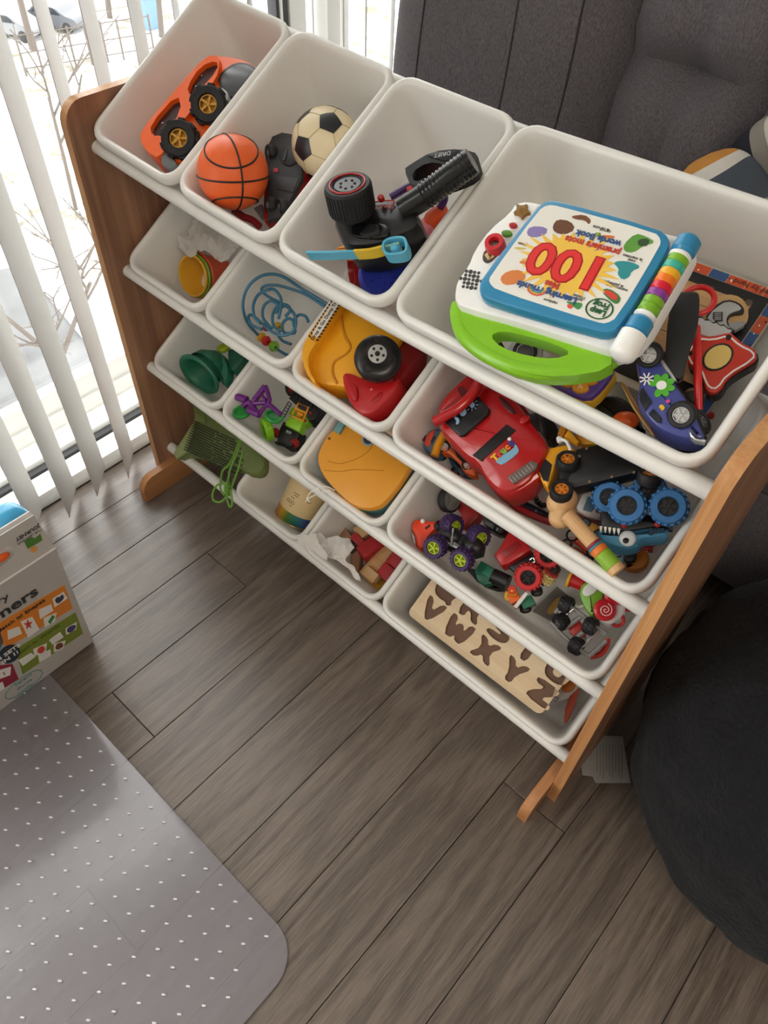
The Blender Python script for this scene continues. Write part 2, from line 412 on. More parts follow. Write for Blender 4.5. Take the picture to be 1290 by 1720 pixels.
# ================================================================ toy organizer
W_ = 1.065; PT = .017
unit = thing('toy_organizer', 'wooden toy storage rack with white rods and tilted white bins', 'storage rack', T((W_ / 2, .15, 0)))
def uo(g, name, mt): return g.o(name, mt, unit, unit.matrix_world.inverted())
YZX = Matrix(((0, 0, 1, 0), (1, 0, 0, 0), (0, 1, 0, 0), (0, 0, 0, 1)))      # local (a,b,c) -> world (c,a,b)
bpy.context.view_layer.update()
def slab(outline, xa, xb):
    g = G(); b = bmesh.new(); vs = [b.verts.new((p[0], p[1], xa)) for p in outline]; b.faces.new(vs)
    r = bmesh.ops.extrude_face_region(b, geom=b.faces[:]); bmesh.ops.translate(b, verts=[e for e in r['geom'] if isinstance(e, bmesh.types.BMVert)], vec=(0, 0, xb - xa))
    bmesh.ops.recalc_face_normals(b, faces=b.faces[:])
    g._add(b, YZX); return g
po = [(.0, .0)] + [(.295, .0)] + [p for p in rrect(0, 0, .295, .834, .035, 6) if p[1] > .5]
def panel(xa, xb):
    me = slab(po, xa, xb).data('side_panel', M_ply); me.materials.append(M_edge)
    for p in me.polygons:
        if abs(p.normal.x) < .5: p.material_index = 1
    return link('side_panel', me, unit, unit.matrix_world.inverted())
panel(-PT, 0); panel(W_, W_ + PT)
fo = [(-.064, 0), (.30, 0), (.30, .062), (-.035, .062), (-.050, .056), (-.060, .044), (-.064, .03)]
for xa in (.0005, W_ - .0185):
    f_ = uo(slab(fo, xa, xa + .018), 'foot', M_foot)
    xs = xa + .018 if xa < .5 else xa
    G().cyl(.006, -.0015, .0015, 14, M=T((xs, .09, .034)) @ RY(90)).o('screw', mat('dark_screw', '#3a2a20', .5), f_, Matrix.Identity(4))
TILT = math.radians(30.98)
UU = Vector((0, math.cos(TILT), math.sin(TILT))); NN = Vector((0, -math.sin(TILT), math.cos(TILT)))
ZF = (.7782, .5608, .3431, .1173); YF = .0256
SAG = ((.009, .019), (.004, .007), (.001, .005), (-.003, -.002))
def sag(r, x): a, b = SAG[r]; return a - b * math.sin(math.pi * min(1, max(0, x / W_)))
for r in range(4):
    for yy in (-.001, .300):
        pts = []
        for k in range(13):
            x = W_ * k / 12; q = Vector((x, YF, ZF[r] + sag(r, x))) + UU * yy - NN * (.034, .032, .029, .027)[r]; pts.append(q)
        uo(G().tube(pts, .0112, 14), 'rod', M_rod)
DEP = .128
def bin_mesh(w, l=.299, d=DEP):
    def ring(ins, z, r, tp=0.): return [(x, y, z) for x, y in rrect(ins + tp, ins + tp, w - ins - tp, l - ins - tp, max(.004, r - ins), 6)]
    g = G()
    R = [ring(.001, -.018, .032), ring(0, -.016, .032), ring(0, -.005, .032), ring(.002, -.0012, .032), ring(.0055, 0, .032), ring(.009, -.0012, .032), ring(.0115, -.005, .032),
         ring(.0135, -.014, .033), ring(.0255, -d + .014, .042), ring(.0285, -d + .004, .042), ring(.035, -d, .045)]
    g.loft(R, cap0=False, cap1=True)
    R2 = [ring(.001, -.018, .032), ring(.003, -.017, .032), ring(.004, -.006, .032), ring(.0105, -.006, .033), ring(.0235, -d + .012, .042), ring(.027, -d - .001, .042), ring(.034, -d - .0025, .045)]
    g.loft(R2, cap0=False, cap1=True)
    bmesh.ops.remove_doubles(g.bm, verts=g.bm.verts[:], dist=1e-6)
    bmesh.ops.recalc_face_normals(g.bm, faces=g.bm.faces[:])
    return g.data('storage_bin', M_bin, 60)
SW, BW = .205, .418
me_s, me_b = bin_mesh(SW), bin_mesh(BW)
BX = [(.003, .2105, .419, .629), (.013, .2195, .4265, .634), (.013, .2195, .4265, .634), (None, .2195, .4265, .634)]
BLAB = [['small white bin at the window end of the top row, holding an orange toy truck', 'small white top row bin holding a basketball and a soccer ball', 'small white top row bin holding a black pistol-grip controller', 'large white top row bin holding a blue electronic word book'],
        ['small white bin with nested stacking cups in the second row', 'small white bin with a blue wire bead maze', 'small white bin with a yellow dump truck', 'large white bin holding a big red truck and toy vehicles'],
        ['small white bin with a dark green watering can', 'small white bin with a purple tricycle figure', 'small white bin with a yellow carry case', 'large white bin holding monster trucks with purple and red tyres'],
        [None, 'small white bottom row bin with a rainbow-banded tin', 'small white bottom row bin with wooden blocks', 'large white bottom row bin with a wooden letter board']]
BM, BF = {}, {}
for r in range(4):
    for i in range(4):
        x = BX[r][i]
        w = BW if i == 3 else SW
        if x is None:
            continue
        za, zb = sag(r, x), sag(r, x + w)
        M = T((x, YF, ZF[r] + za)) @ RY(-math.degrees(math.atan2(zb - za, w))) @ Matrix(((1, 0, 0, 0), (0, UU.y, NN.y, 0), (0, UU.z, NN.z, 0), (0, 0, 0, 1)))
        o = link('storage_bin', me_b if i == 3 else me_s, None, M, label=BLAB[r][i], category='bin', group='white storage bins on the rack')
        BM[r, i] = M; BF[r, i] = M @ T((0, 0, -DEP))       # frame of the bin's floor
# ================================================================ sofa behind the rack
m = bpy.data.materials.new('sofa_fabric'); m.use_nodes = True; n = m.node_tree; b = n.nodes['Principled BSDF']; b.inputs['Roughness'].default_value = .92
b.inputs['Sheen Weight'].default_value = .25
tc = n.nodes.new('ShaderNodeTexCoord'); nz = n.nodes.new('ShaderNodeTexNoise'); nz.inputs['Scale'].default_value = 420; nz.inputs['Detail'].default_value = 4
mp = n.nodes.new('ShaderNodeMapping'); mp.inputs['Scale'].default_value = (2.2, 1, .45)
n.links.new(tc.outputs['Object'], mp.inputs[0]); n.links.new(mp.outputs[0], nz.inputs['Vector'])
cr = n.nodes.new('ShaderNodeValToRGB'); cr.color_ramp.elements[0].position = .3; cr.color_ramp.elements[1].position = .7
cr.color_ramp.elements[0].color = lin('#4d494e') + (1,); cr.color_ramp.elements[1].color = lin('#7c767d') + (1,)
n.links.new(nz.outputs['Fac'], cr.inputs[0]); n.links.new(cr.outputs[0], b.inputs['Base Color'])
bp = n.nodes.new('ShaderNodeBump'); bp.inputs['Strength'].default_value = .35; bp.inputs['Distance'].default_value = .002
n.links.new(nz.outputs['Fac'], bp.inputs['Height']); n.links.new(bp.outputs[0], b.inputs['Normal'])
M_sofa = m
def puff(sx, sy, sz, ex=.35, n=40, f=None):
    """superellipsoid cushion, half sizes; f may push points"""
    g = G(); b = bmesh.new(); bmesh.ops.create_uvsphere(b, u_segments=n, v_segments=n * 2 // 3, radius=1)
    def pw(v, e): return math.copysign(abs(v) ** e, v)
    for v in b.verts:
        x, y, z = v.co; rr = math.hypot(x, y) or 1e-9
        ct, st = x / rr, y / rr
        v.co = Vector((sx * pw(rr, ex) * pw(ct, ex), sy * pw(rr, ex) * pw(st, .8), sz * pw(z, ex)))
        if f: v.co = f(v.co)
    g._add(b); return g
sofa = thing('sofa', 'dark grey fabric sofa with plump tufted back cushions behind the rack', 'sofa', T((.95, .93, 0)))
so = sofa.matrix_world.inverted() if False else T((-.95, -1.1, 0))
G().box((1.02, 1.22, .22), (2.0, 1.0, .30), .05, seg=3).o('seat_base', M_sofa, sofa, so)
G().box((1.02, 1.10, .40), (1.9, .8, .12), .05, seg=4).o('seat_cushion', M_sofa, sofa, so)
G().box((1.02, 1.62, .55), (2.0, .22, .75), .06, seg=3).o('back_frame', M_sofa, sofa, so)
def tuft(zs, xs):
    def f(c):
        k = 1 - .42 * math.exp(-((c.z - zs) / .022) ** 2) * (.35 + .65 * math.exp(-(c.x / .08) ** 2))
        k2 = 1 - .16 * math.exp(-((c.x - xs) / .025) ** 2)
        if c.y < 0: c = Vector((c.x, c.y * k * k2, c.z))
        return c
    return f
c1 = puff(.25, .19, .36, .68, 56).o('back_cushion', M_sofa, sofa, so @ T((.262, 1.0, .78)) @ RX(-6), 60)
for xx in (-.11, .06, .16):
    pts = []
    for k in range(17):
        z = -.31 + 0.60 * k / 16
        xq = xx + .03 * (1 - (z / .3) ** 2) * (1 if xx > 0 else 0); rr_ = math.sqrt(max(0., 1 - abs(z / .36) ** (2 / .68))); cc_ = min(1., (abs(xq / .25) / max(1e-6, rr_ ** .68)) ** (1 / .68)); y = -.19 * rr_ ** .68 * (math.sqrt(max(0., 1 - cc_ * cc_)) ** .8) + .0005
        pts.append((xx + .03 * (1 - (z / .3) ** 2) * (1 if xx > 0 else 0), y, z))
    G().tube(pts, .0020, 6).o('seam', mat('sofa_seam', '#3a3638', .9), c1)
for xx, zt in ((.625, .055), (.885, .06), (1.12, -.02), (1.45, -.1)):
    puff(.15 if xx < 1 else .17, .18, .38, .7, 64, tuft(zt, .0)).o('back_cushion', M_sofa, sofa, so @ T((xx, 1.07, .78)) @ RX(-6), 70)
G().box((2.06, 1.2, .42), (.2, .95, .5), .07, seg=4).o('arm', M_sofa, sofa, so)
# ================================================================ black plush pouf
m = bpy.data.materials.new('navy_plush'); m.use_nodes = True; n = m.node_tree; b = n.nodes['Principled BSDF']; b.inputs['Roughness'].default_value = .95
b.inputs['Sheen Weight'].default_value = .02; b.inputs['Sheen Roughness'].default_value = .5
tc = n.nodes.new('ShaderNodeTexCoord'); nz = n.nodes.new('ShaderNodeTexNoise'); nz.inputs['Scale'].default_value = 130; nz.inputs['Detail'].default_value = 5
n.links.new(tc.outputs['Object'], nz.inputs['Vector'])
cr = n.nodes.new('ShaderNodeValToRGB'); cr.color_ramp.elements[0].position = .3; cr.color_ramp.elements[1].position = .75
cr.color_ramp.elements[0].color = lin('#010204') + (1,); cr.color_ramp.elements[1].color = lin('#0b0c14') + (1,)
n.links.new(nz.outputs['Fac'], cr.inputs[0]); n.links.new(cr.outputs[0], b.inputs['Base Color'])
bp = n.nodes.new('ShaderNodeBump'); bp.inputs['Strength'].default_value = .9; bp.inputs['Distance'].default_value = .006
n.links.new(nz.outputs['Fac'], bp.inputs['Height']); n.links.new(bp.outputs[0], b.inputs['Normal'])
pouf = thing('pouf', 'large black plush bean bag pouf on the floor against the rack side', 'pouf', T((1.375, .225, 0)))
from mathutils import noise as mnoise
def lump(v, a=.012, s=5.): return a * mnoise.noise(v * s) + a * .12 * mnoise.noise(v * 60)
g = G(); b = bmesh.new(); bmesh.ops.create_icosphere(b, subdivisions=6, radius=1)
for v in b.verts:
    d = v.co.copy(); z = d.z
    q = Vector((d.x * .282, d.y * .30, d.z * .255))
    if z < 0: q.z = -.255 * abs(z) ** .75; s_ = 1 + .06 * (1 - abs(z)); q.x *= 1; q.y *= 1
    q += d * lump(d); v.co = q
zmin = min(v.co.z for v in b.verts)
for v in b.verts:
    v.co.z -= zmin
    if v.co.z < .02: v.co.z *= .3
g._add(b); g.o('cover', m, pouf, None, 180)
M_paper = mat('shaded_care_paper', '#9d9b97', .8, var=.05)  # white paper toned grey: the pouf's shade is put into its colour
tg = T((1.128, .13, .004)) @ RZ(24)
tp = ol(WORLD, [(1012, 1236), (1046, 1237), (1052, 1275), (1059, 1315), (1000, 1315), (995, 1304), (978, 1302), (976, 1285), (990, 1258)], .004)
pc = Vector((1.375, .225))
tag_ = G().prism([(p.x - pc.x, p.y - pc.y) for p in tp], .003, .0042).o('care_tag', M_paper, pouf, None, 38, label='crumpled white care tag')
g = G()
for k in range(9):
    a_, b_ = hit(WORLD, (1003 + 5.2 * k, 1250 + .0 * k), .005), hit(WORLD, (1003 + 5.2 * k, 1250 + 46 + 6 * ((k * 7) % 3)), .005)
    a_ -= Vector((pc.x, pc.y, 0)); b_ -= Vector((pc.x, pc.y, 0)); d = (b_ - a_).normalized() * .0005; w = Vector((-d.y, d.x, 0))
    g.prism([(a_ + w).xy, (a_ - w).xy, (b_ - w).xy, (b_ + w).xy], .0042, .0045)
g.o('tag_print', mat('tag_ink', '#6d6c6b', .8), tag_)
# ================================================================ clear chair mat
m = bpy.data.materials.new('clear_vinyl'); m.use_nodes = True; n = m.node_tree; n.nodes.clear()
a = n.nodes.new('ShaderNodeBsdfTransparent'); a.inputs[0].default_value = (.95, .95, .965, 1)
bb = n.nodes.new('ShaderNodeBsdfGlossy'); bb.inputs['Roughness'].default_value = .13
dd = n.nodes.new('ShaderNodeBsdfDiffuse'); dd.inputs[0].default_value = (.62, .585, .63, 1)
fz = n.nodes.new('ShaderNodeFresnel'); fz.inputs[0].default_value = 1.52
tc = n.nodes.new('ShaderNodeTexCoord'); nz = n.nodes.new('ShaderNodeTexNoise'); nz.inputs['Scale'].default_value = 9; nz.inputs['Detail'].default_value = 5
n.links.new(tc.outputs['Object'], nz.inputs['Vector'])
bp = n.nodes.new('ShaderNodeBump'); bp.inputs['Strength'].default_value = .25; bp.inputs['Distance'].default_value = .004
n.links.new(nz.outputs['Fac'], bp.inputs['Height']); n.links.new(bp.outputs[0], bb.inputs['Normal'])
m0 = n.nodes.new('ShaderNodeMixShader'); m0.inputs[0].default_value = .28
n.links.new(a.outputs[0], m0.inputs[1]); n.links.new(dd.outputs[0], m0.inputs[2])
m1 = n.nodes.new('ShaderNodeMixShader'); n.links.new(fz.outputs[0], m1.inputs[0]); n.links.new(m0.outputs[0], m1.inputs[1]); n.links.new(bb.outputs[0], m1.inputs[2])
ou = n.nodes.new('ShaderNodeOutputMaterial'); n.links.new(m1.outputs[0], ou.inputs[0])
cm = thing('chair_mat', 'clear studded plastic chair mat lying on the wood floor', 'floor mat', T((.4, -.9, .0015)))
G().prism([(x - .4, y + .9) for x, y in rrect(-.05, -1.5, .929, -.452, .06, 8)], 0, .0022, .001).o('sheet', m, cm)
g = G(); mo = T((-.4, .9, 0))
for i in range(26):
    for j in range(22):
        x = -.03 + .036 * i + (.018 if j % 2 else 0); y = -.475 - .0305 * j
        if x > .905 or y < -1.1: continue
        if x > .87 and y > -.51: continue
        g.box((x, y, .0030), (.0068, .0030, .0022), .0008, M=mo @ T((x, y, 0)) @ RZ(35) @ T((-x, -y, 0)), seg=1)
g.o('gripper_studs', mat('stud_plastic', '#d9d8dc', .25), cm, None, 38, kind='stuff')
# ================================================================ toy helpers
def K(x0, y0, s): return lambda *v: [(x0 + v[i] / s, y0 + v[i + 1] / s) for i in range(0, len(v), 2)]
cA, cB, cC, cD = K(100, 0, 3.225), K(300, 100, 3.225), K(450, 150, 2.8667), K(640, 180, 1.9846)
cE, cG, cH, cI = K(740, 320, 2.9318), K(980, 400, 4.1613), K(200, 320, 3.5833), K(460, 460, 4.607)
cJ, cK, cL, cM = K(230, 520, 3.6857), K(360, 600, 3.7941), K(640, 580, 4.03125), K(880, 660, 4.03125)
cN, cO, cP, cQ = K(640, 780, 2.8043), K(640, 900, 3.0714), K(380, 740, 3.7941), K(0, 820, 4.3)
TM = {}
def tt(name, label, cat, B, p0, p1=None, h=0., tilt=None, group=None):
    """a toy: frame on the bin floor under photo point p0, x axis towards p1"""
    p1 = p1 or (p0[0] + 30, p0[1]); M, L = fr(B, p0, p1, h)
    if tilt is not None: M = M @ tilt
    t = thing(name, label, cat, M, group); TM[t.name] = M
    return t
def pp(t, name, mt, px, h, th, bev=.0, it=0, par=None, holes=(), grow=1., **k):
    """part whose outline is measured at height h of the toy's frame, th thick downwards"""
    M = TM[t.name]; q = ol(M, px, h)
    if it: q = smooth(q, it)
    if grow != 1.:
        c = sum(q, Vector((0, 0))) / len(q); q = [c + (p - c) * grow for p in q]
    hs = [smooth(ol(M, x, h), it) if it else ol(M, x, h) for x in holes]
    return G().prism(q, h - th, h, bev, holes=hs).o(name, mt, par or t, None, 38, **k)
def pt(t, px, h): return hit(TM[t.name], px, h)
def wpt(B, px, h): return B @ hit(B, px, h)
def tubep(t, name, mt, px, h, r, n=8, sm=5, closed=False, par=None):
    """tube through photo points; h a number or one height per point"""
    hs = h if isinstance(h, (list, tuple)) else [h] * len(px)
    q = [pt(t, p, z) for p, z in zip(px, hs)]
    if sm > 1: q = crom(q, sm, closed)
    return G().tube(q, r, n, closed).o(name, mt, par or t)
def facing(pos, dx=0., dy=0., t=0.):
    """frame at a world point whose z axis leans t degrees away from the viewer's side along a direction"""
    a = math.radians(t); z = (CAMP - pos).normalized() * math.cos(a)
    d = rx * dx + dn * dy
    if d.length > 0: z = z + d.normalized() * math.sin(a)
    z.normalize(); x = (rx - z * rx.dot(z)).normalized(); y = z.cross(x)
    m = Matrix((x, y, z)).transposed().to_4x4(); m.translation = pos
    return m
def loc(t, Mw): return TM[t.name].inverted() @ Mw
def pf(t, px, h, dx=0., dy=0., a=0.): return loc(t, facing(TM[t.name] @ pt(t, px, h), dx, dy, a))
def wheel(t, M, r, w, tm, hm, hr=.55, tread=0, sp=5, name='wheel', n=24, dish=.2, cap=None):
    """M: frame of the wheel's outer face, axis z; tyre with its hub as a child"""
    h = r * hr; g = G()
    g.lathe([(h, -w), (r * .9, -w), (r, -w * .82), (r, -w * .18), (r * .9, 0), (h * 1.08, 0), (h, -w * .1), (h, -w)], n)
    for k in range(tread):
        a = 360 / tread * k
        for s in (0, 1): g.box((r, 0, -w * (.3 + .4 * s)), (r * .16, r * 3.2 / tread, w * .38), r * .03, M=RZ(a + s * 180 / tread), seg=1)
    o = g.o(name, tm, t, M)
    g = G().cyl(h * 1.0, -w * .95, -w * dish - w * .12, n)
    g.torus(h * .92, h * .08, T((0, 0, -w * dish * .6)), n, 6)
    for k in range(sp): g.box((h * .5, 0, -w * dish), (h * .85, h * .24, w * .2), M=RZ(360 / sp * k))
    g.cyl(h * .24, -w * .5, -w * dish * .2, 12, h * .04)
    g.o('hub', hm, o)
    return o
def crumple(q, h, th, amp, seed, sub=3):
    """crumpled sheet over an outline"""
    b = bmesh.new(); f = b.faces.new([b.verts.new((p[0], p[1], h)) for p in q])
    bmesh.ops.triangulate(b, faces=b.faces[:])
    for _ in range(sub): bmesh.ops.subdivide_edges(b, edges=b.edges[:], cuts=1, use_grid_fill=True)
    bmesh.ops.triangulate(b, faces=b.faces[:])
    o = Vector((seed * 3.1, seed * 1.7, 0))
    for v in b.verts:
        p = v.co.copy()
        v.co.z += amp * mnoise.noise(p * 28 + o) + amp * .55 * abs(mnoise.noise(p * 70 + o)) + amp * .2 * mnoise.noise(p * 160 + o)
        v.co.x += amp * .3 * mnoise.noise(p * 50 + o * 2); v.co.y += amp * .3 * mnoise.noise(p * 50 - o)
    r = bmesh.ops.extrude_face_region(b, geom=b.faces[:])
    bmesh.ops.translate(b, verts=[e for e in r['geom'] if isinstance(e, bmesh.types.BMVert)], vec=(0, 0, th))
    bmesh.ops.recalc_face_normals(b, faces=b.faces[:])
    g = G(); g._add(b); return g
def sphere_px(ctr, r, p):
    d = (rx * ((p[0] - 645) / FPX) + dn * ((p[1] - 860) / FPX) + fw).normalized(); o = CAMP - ctr
    bq = o.dot(d); dd = bq * bq - o.dot(o) + r * r
    return (o + d * (-bq - math.sqrt(max(0, dd)))).normalized()
M_blk = P('#161617', .3); M_tyre = mat('tyre_rubber', '#17171a', .6, bump=.2); M_grey = P('#6c6e70', .45); M_sil = P('#c9cacb', .22, metal=.7)
M_wht = P('#f1f1ee', .3); M_red = P('#b3191c', .28); M_org = P('#f4641b', .33); M_yel = P('#efa91f', .33)
M_nat = wood_mat('beech', '#c79a68', '#dcb482', 'X', .5, 3., .06, 2)
M_birch = wood_mat('birch_ply', '#d8bd97', '#e6d0ae', 'X', .5, 2., .0, 2)
M_ink = mat('print_ink', '#1b1b1b', .6)
M_tis = mat('thin_tissue', '#efece8', .7, tl=.35, var=.02)
# ================================================================ top row
B = BF[0, 0]
t = tt('toy_truck', 'orange toy truck lying on its side in the window-end bin', 'toy truck', B, (262, 250), (425, 110), .05)
pp(t, 'body', M_org, cA(575, 885, 480, 835, 432, 765, 440, 700, 560, 560, 690, 410, 790, 305, 850, 292, 960, 305, 1050, 340, 1110, 400, 900, 660, 700, 870), .055, .045, .006, 1)
pp(t, 'side_frame', M_org, cA(545, 860, 470, 820, 436, 760, 446, 700, 560, 565, 690, 414, 790, 308, 850, 296, 870, 330, 850, 430, 720, 590, 600, 740), .064, .012, 0, 1,
   holes=[cA(500, 735, 490, 675, 640, 505, 662, 600, 560, 735), cA(705, 520, 690, 470, 760, 360, 850, 325, 860, 375, 745, 505)])
for w in (cA(495, 740, 485, 670, 640, 500, 665, 600, 560, 740), cA(700, 525, 688, 465, 760, 355, 855, 320, 862, 380, 745, 510)):
    o = pp(t, 'window', P('#3d2120', .5), w, .0565, .002)
for p in cA(512, 708, 560, 668, 740, 470, 772, 412):
    G().cyl(.0012, 0, .0015, 10, M=T(pt(t, p, .057))).o('screw', M_sil, t)
pp(t, 'windshield', P('#4b4c4f', .25), cA(858, 440, 890, 385, 960, 345, 1020, 350, 1070, 385, 1010, 480, 930, 545), .060, .006, .002, 1)
pp(t, 'windshield_frame', P('#232426', .4), cA(845, 445, 880, 378, 955, 333, 1030, 340, 1088, 385, 1020, 490, 930, 560), .0585, .006, .002, 1)
pp(t, 'headlamp', P('#a7a8a9', .3), cA(790, 490, 870, 465, 915, 500, 905, 560, 860, 520), .066, .01, .002, 1)
pp(t, 'bumper', M_grey, cA(545, 890, 545, 830, 575, 815, 610, 850, 640, 890, 590, 920), .062, .02, .004, 1)
for p in cA(800, 560, 640, 745): wheel(t, pf(t, p, .075, -.5, -.5, 22), .0275, .032, M_tyre, P('#c9953c', .3, metal=.4), .5, 9, 5)
B = BF[0, 1]
cw = wpt(B, cB(294, 612)[0], .113); R = .0505
M = B.copy(); M.translation = cw
t = thing('basketball', 'small orange toy basketball with black lines beside the soccer ball', 'ball', M); TM[t.name] = M
G().ball(R, n=40).o('ball', mat('basketball_skin', '#f2682a', .4, bump=.15, bscale=900), t)
def circle3(a, b, c, r):
    n_ = (b - a).cross(c - a).normalized(); d = n_.dot(a); rad = math.sqrt(max(0, 1 - d * d)); u = (a - n_ * d).normalized(); v = n_.cross(u)
    return [(n_ * d + (u * math.cos(k * math.pi / 24) + v * math.sin(k * math.pi / 24)) * rad) * r for k in range(48)]
Mi = M.to_3x3().inverted()
for tri in (cB(283, 430, 338, 590, 328, 800), cB(112, 640, 320, 665, 475, 640), cB(140, 495, 310, 588, 430, 505), cB(185, 768, 340, 746, 430, 765)):
    G().tube([Mi @ q for q in circle3(*[sphere_px(cw, R, p) for p in tri], R * 1.002)], .0014, 6, True).o('seam', mat('ball_line', '#2a1a14', .5), t)
cw = wpt(B, cB(800, 462)[0], .069); R = .0505
d1, d2 = sphere_px(cw, R, cB(668, 480)[0]), sphere_px(cw, R, cB(815, 338)[0])
e1 = d1; e3 = d1.cross(d2).normalized(); e2 = e3.cross(e1)
M = Matrix((e2, e3, e1)).transposed().to_4x4(); M.translation = cw
t = thing('soccer_ball', 'cream toy soccer ball with black pentagons in the second top bin', 'ball', M); TM[t.name] = M
G().ball(R, n=40).o('ball', P('#e3d3ae', .4), t)
icov = [Vector((0, 0, 1))] + [Vector((2 / math.sqrt(5) * math.cos(2 * math.pi * k / 5), 2 / math.sqrt(5) * math.sin(2 * math.pi * k / 5), 1 / math.sqrt(5))) for k in range(5)]
icov += [-v for v in icov]
pent = {}
for i, v in enumerate(icov):
    nb = [w for w in icov if .4 < v.dot(w) < .5]
    vs = [(v * 2 + w).normalized() for w in nb]
    a = (vs[0] - v * v.dot(vs[0])).normalized(); b_ = v.cross(a)
    vs.sort(key=lambda q: math.atan2(q.dot(b_), q.dot(a)))
    g = G(); rings = []
    for s in (1.0, .75, .45, .0001):
        ring = []
        for k in range(5):
            for m_ in range(4):
                q = vs[k].lerp(vs[(k + 1) % 5], m_ / 4); q = v.lerp(q, s).normalized() * R * 1.012
                ring.append(q)
        rings.append(ring)
    rings.insert(0, [q * .97 for q in rings[0]])
    g.loft(rings, False, True).o('pentagon_panel', P('#232528', .35), t)
g = G()
for i, v in enumerate(icov):
    for w in icov:
        if .4 < v.dot(w) < .5 and (v.x, v.y, v.z) < (w.x, w.y, w.z):
            a, b_ = (v * 2 + w).normalized(), (v + w * 2).normalized()
            g.tube([a.lerp(b_, k / 4).normalized() * R * 1.001 for k in range(5)], .0006, 5)
g.o('seams', P('#b9a67f', .5), t)
t = tt('toy_car', 'black-bottomed red toy car upside down between the two balls', 'toy car', B, cB(560, 410)[0], cB(500, 870)[0], .03)
pp(t, 'body', P('#8f1418', .3), cB(465, 500, 490, 425, 560, 385, 640, 400, 690, 460, 690, 640, 580, 830, 480, 885, 450, 860, 458, 640), .04, .03, .006, 1)
pp(t, 'chassis', P('#26272a', .5), cB(478, 480, 505, 415, 560, 392, 635, 408, 670, 470, 668, 640, 560, 850, 480, 870, 475, 640), .046, .008, .002)
o = pp(t, 'battery_door', P('#1d1e20', .4), [(cB(598, 520)[0][0] + 17 * math.cos(a * .35), cB(598, 520)[0][1] + 17 * math.sin(a * .35)) for a in range(18)], .0475, .004, .001)
pp(t, 'door_slot', P('#3a3b3e', .4), cB(580, 485, 592, 485, 575, 545, 563, 545), .0488, .002, 0, 0, o)
pp(t, 'panel_plate', P('#303134', .5), cB(535, 630, 650, 640, 620, 720, 530, 700), .0475, .003, .001)
pp(t, 'red_detail', M_red, cB(515, 588, 538, 588, 538, 608, 515, 608), .0475, .002)
for p in cB(482, 505, 480, 790, 540, 800): wheel(t, pf(t, p, .048, -1, 0, 60), .012, .012, M_tyre, M_grey, .5, 0, 5)
t = tt('toy_crane', 'dark red plastic toy piece poking out under the basketball', 'toy part', B, cB(310, 830)[0], cB(450, 910)[0], .02)
tubep(t, 'arm', P('#8e1720', .4), cB(300, 815, 350, 850, 400, 870, 440, 905), [.03, .028, .024, .02], .0055)
pp(t, 'clip', M_grey, cB(405, 805, 450, 780, 460, 850, 445, 860), .03, .006, .001)
# ---- third bin
B = BF[0, 2]
t = tt('pistol_controller', 'black pistol-grip remote controller with a ribbed wheel and handle', 'controller', B, cC(500, 640)[0], cC(900, 380)[0], .06)
pp(t, 'base', M_blk, cC(300, 610, 330, 690, 365, 752, 500, 752, 630, 705, 728, 655, 725, 590, 660, 530, 540, 512, 330, 560), .098, .058, .012, 1)
pp(t, 'base_panel', P('#0c0c0d', .2), cC(395, 655, 430, 640, 560, 640, 590, 680, 570, 715, 400, 712), .1005, .006, .002, 1)
pp(t, 'switch', P('#202022', .25), cC(440, 690, 490, 640, 530, 650, 540, 690, 480, 708), .104, .006, .002)
Mk = pf(t, cC(382, 455)[0], .142, -.2, -1, 48)
g = G().lathe([(.0, -.002), (.017, -.002), (.019, 0), (.027, 0), (.0285, -.002), (.0285, -.034), (.026, -.038), (0, -.038)], 40)
for k in range(40): g.box((.0285, 0, -.018), (.0016, .0022, .028), M=RZ(9 * k))
kn = g.o('wheel_knob', M_tyre, t, Mk)
G().torus(.0215, .0012, T((0, 0, .0005))).o('red_ring', M_red, kn)
G().cyl(.016, -.004, -.0005, 24).o('knob_face', P('#3a3a3c', .35), kn)
for k in range(7): G().cyl(.0016, -.001, .0005, 8, M=T((.009 * math.cos(k * .9), .009 * math.sin(k * .9), 0))).o('face_hole', P('#090909', .6), kn)
hp = [pt(t, p, h) for p, h in zip(cC(650, 580, 760, 510, 880, 420, 985, 345), (.095, .104, .116, .124))]
g = G().tube(crom(hp, 6), .0155, 18)
for k in range(13):
    q = hp[1].lerp(hp[3], k / 13); d = (hp[3] - hp[1]).normalized()
    g.torus(.0155, .0011, T(q) @ d.to_track_quat('Z', 'Y').to_matrix().to_4x4(), 20, 6)
g.o('handle', P('#111112', .22), t)
pp(t, 'trigger_guard', P('#17181a', .3), cC(655, 385, 680, 365, 790, 298, 930, 285, 1020, 312, 990, 370, 900, 410, 800, 440, 690, 475), .098, .030, 0, 1, holes=[cC(690, 400, 770, 350, 850, 358, 845, 395, 770, 420, 705, 450)])
o = pp(t, 'head_plate', P('#1f2022', .35), cC(770, 320, 800, 302, 915, 293, 900, 325, 850, 345), .0995, .004, .001)
a_, b_ = pt(t, cC(880, 305)[0], .1), pt(t, cC(800, 320)[0], .1); d = b_ - a_
txt('DRIFT', .008, P('#c8c8c8', .5), o, T((a_ + b_) / 2) @ RZ(math.degrees(math.atan2(d.y, d.x))))
for p in cC(685, 485, 545, 525): G().cyl(.004, -.004, .004, 12, .001, M=T(pt(t, p, .105))).o('button', M_red, t)
tubep(t, 'red_trim', M_red, cC(435, 580, 500, 545, 600, 535, 605, 550, 585, 580), .1002, .0009, 6, 2)
a_, b_ = pt(t, cC(495, 572)[0], .1), pt(t, cC(580, 560)[0], .1); d = b_ - a_
txt('RACING', .008, P('#d8867f', .5), t, T((a_ + b_) / 2) @ RZ(math.degrees(math.atan2(d.y, d.x))))
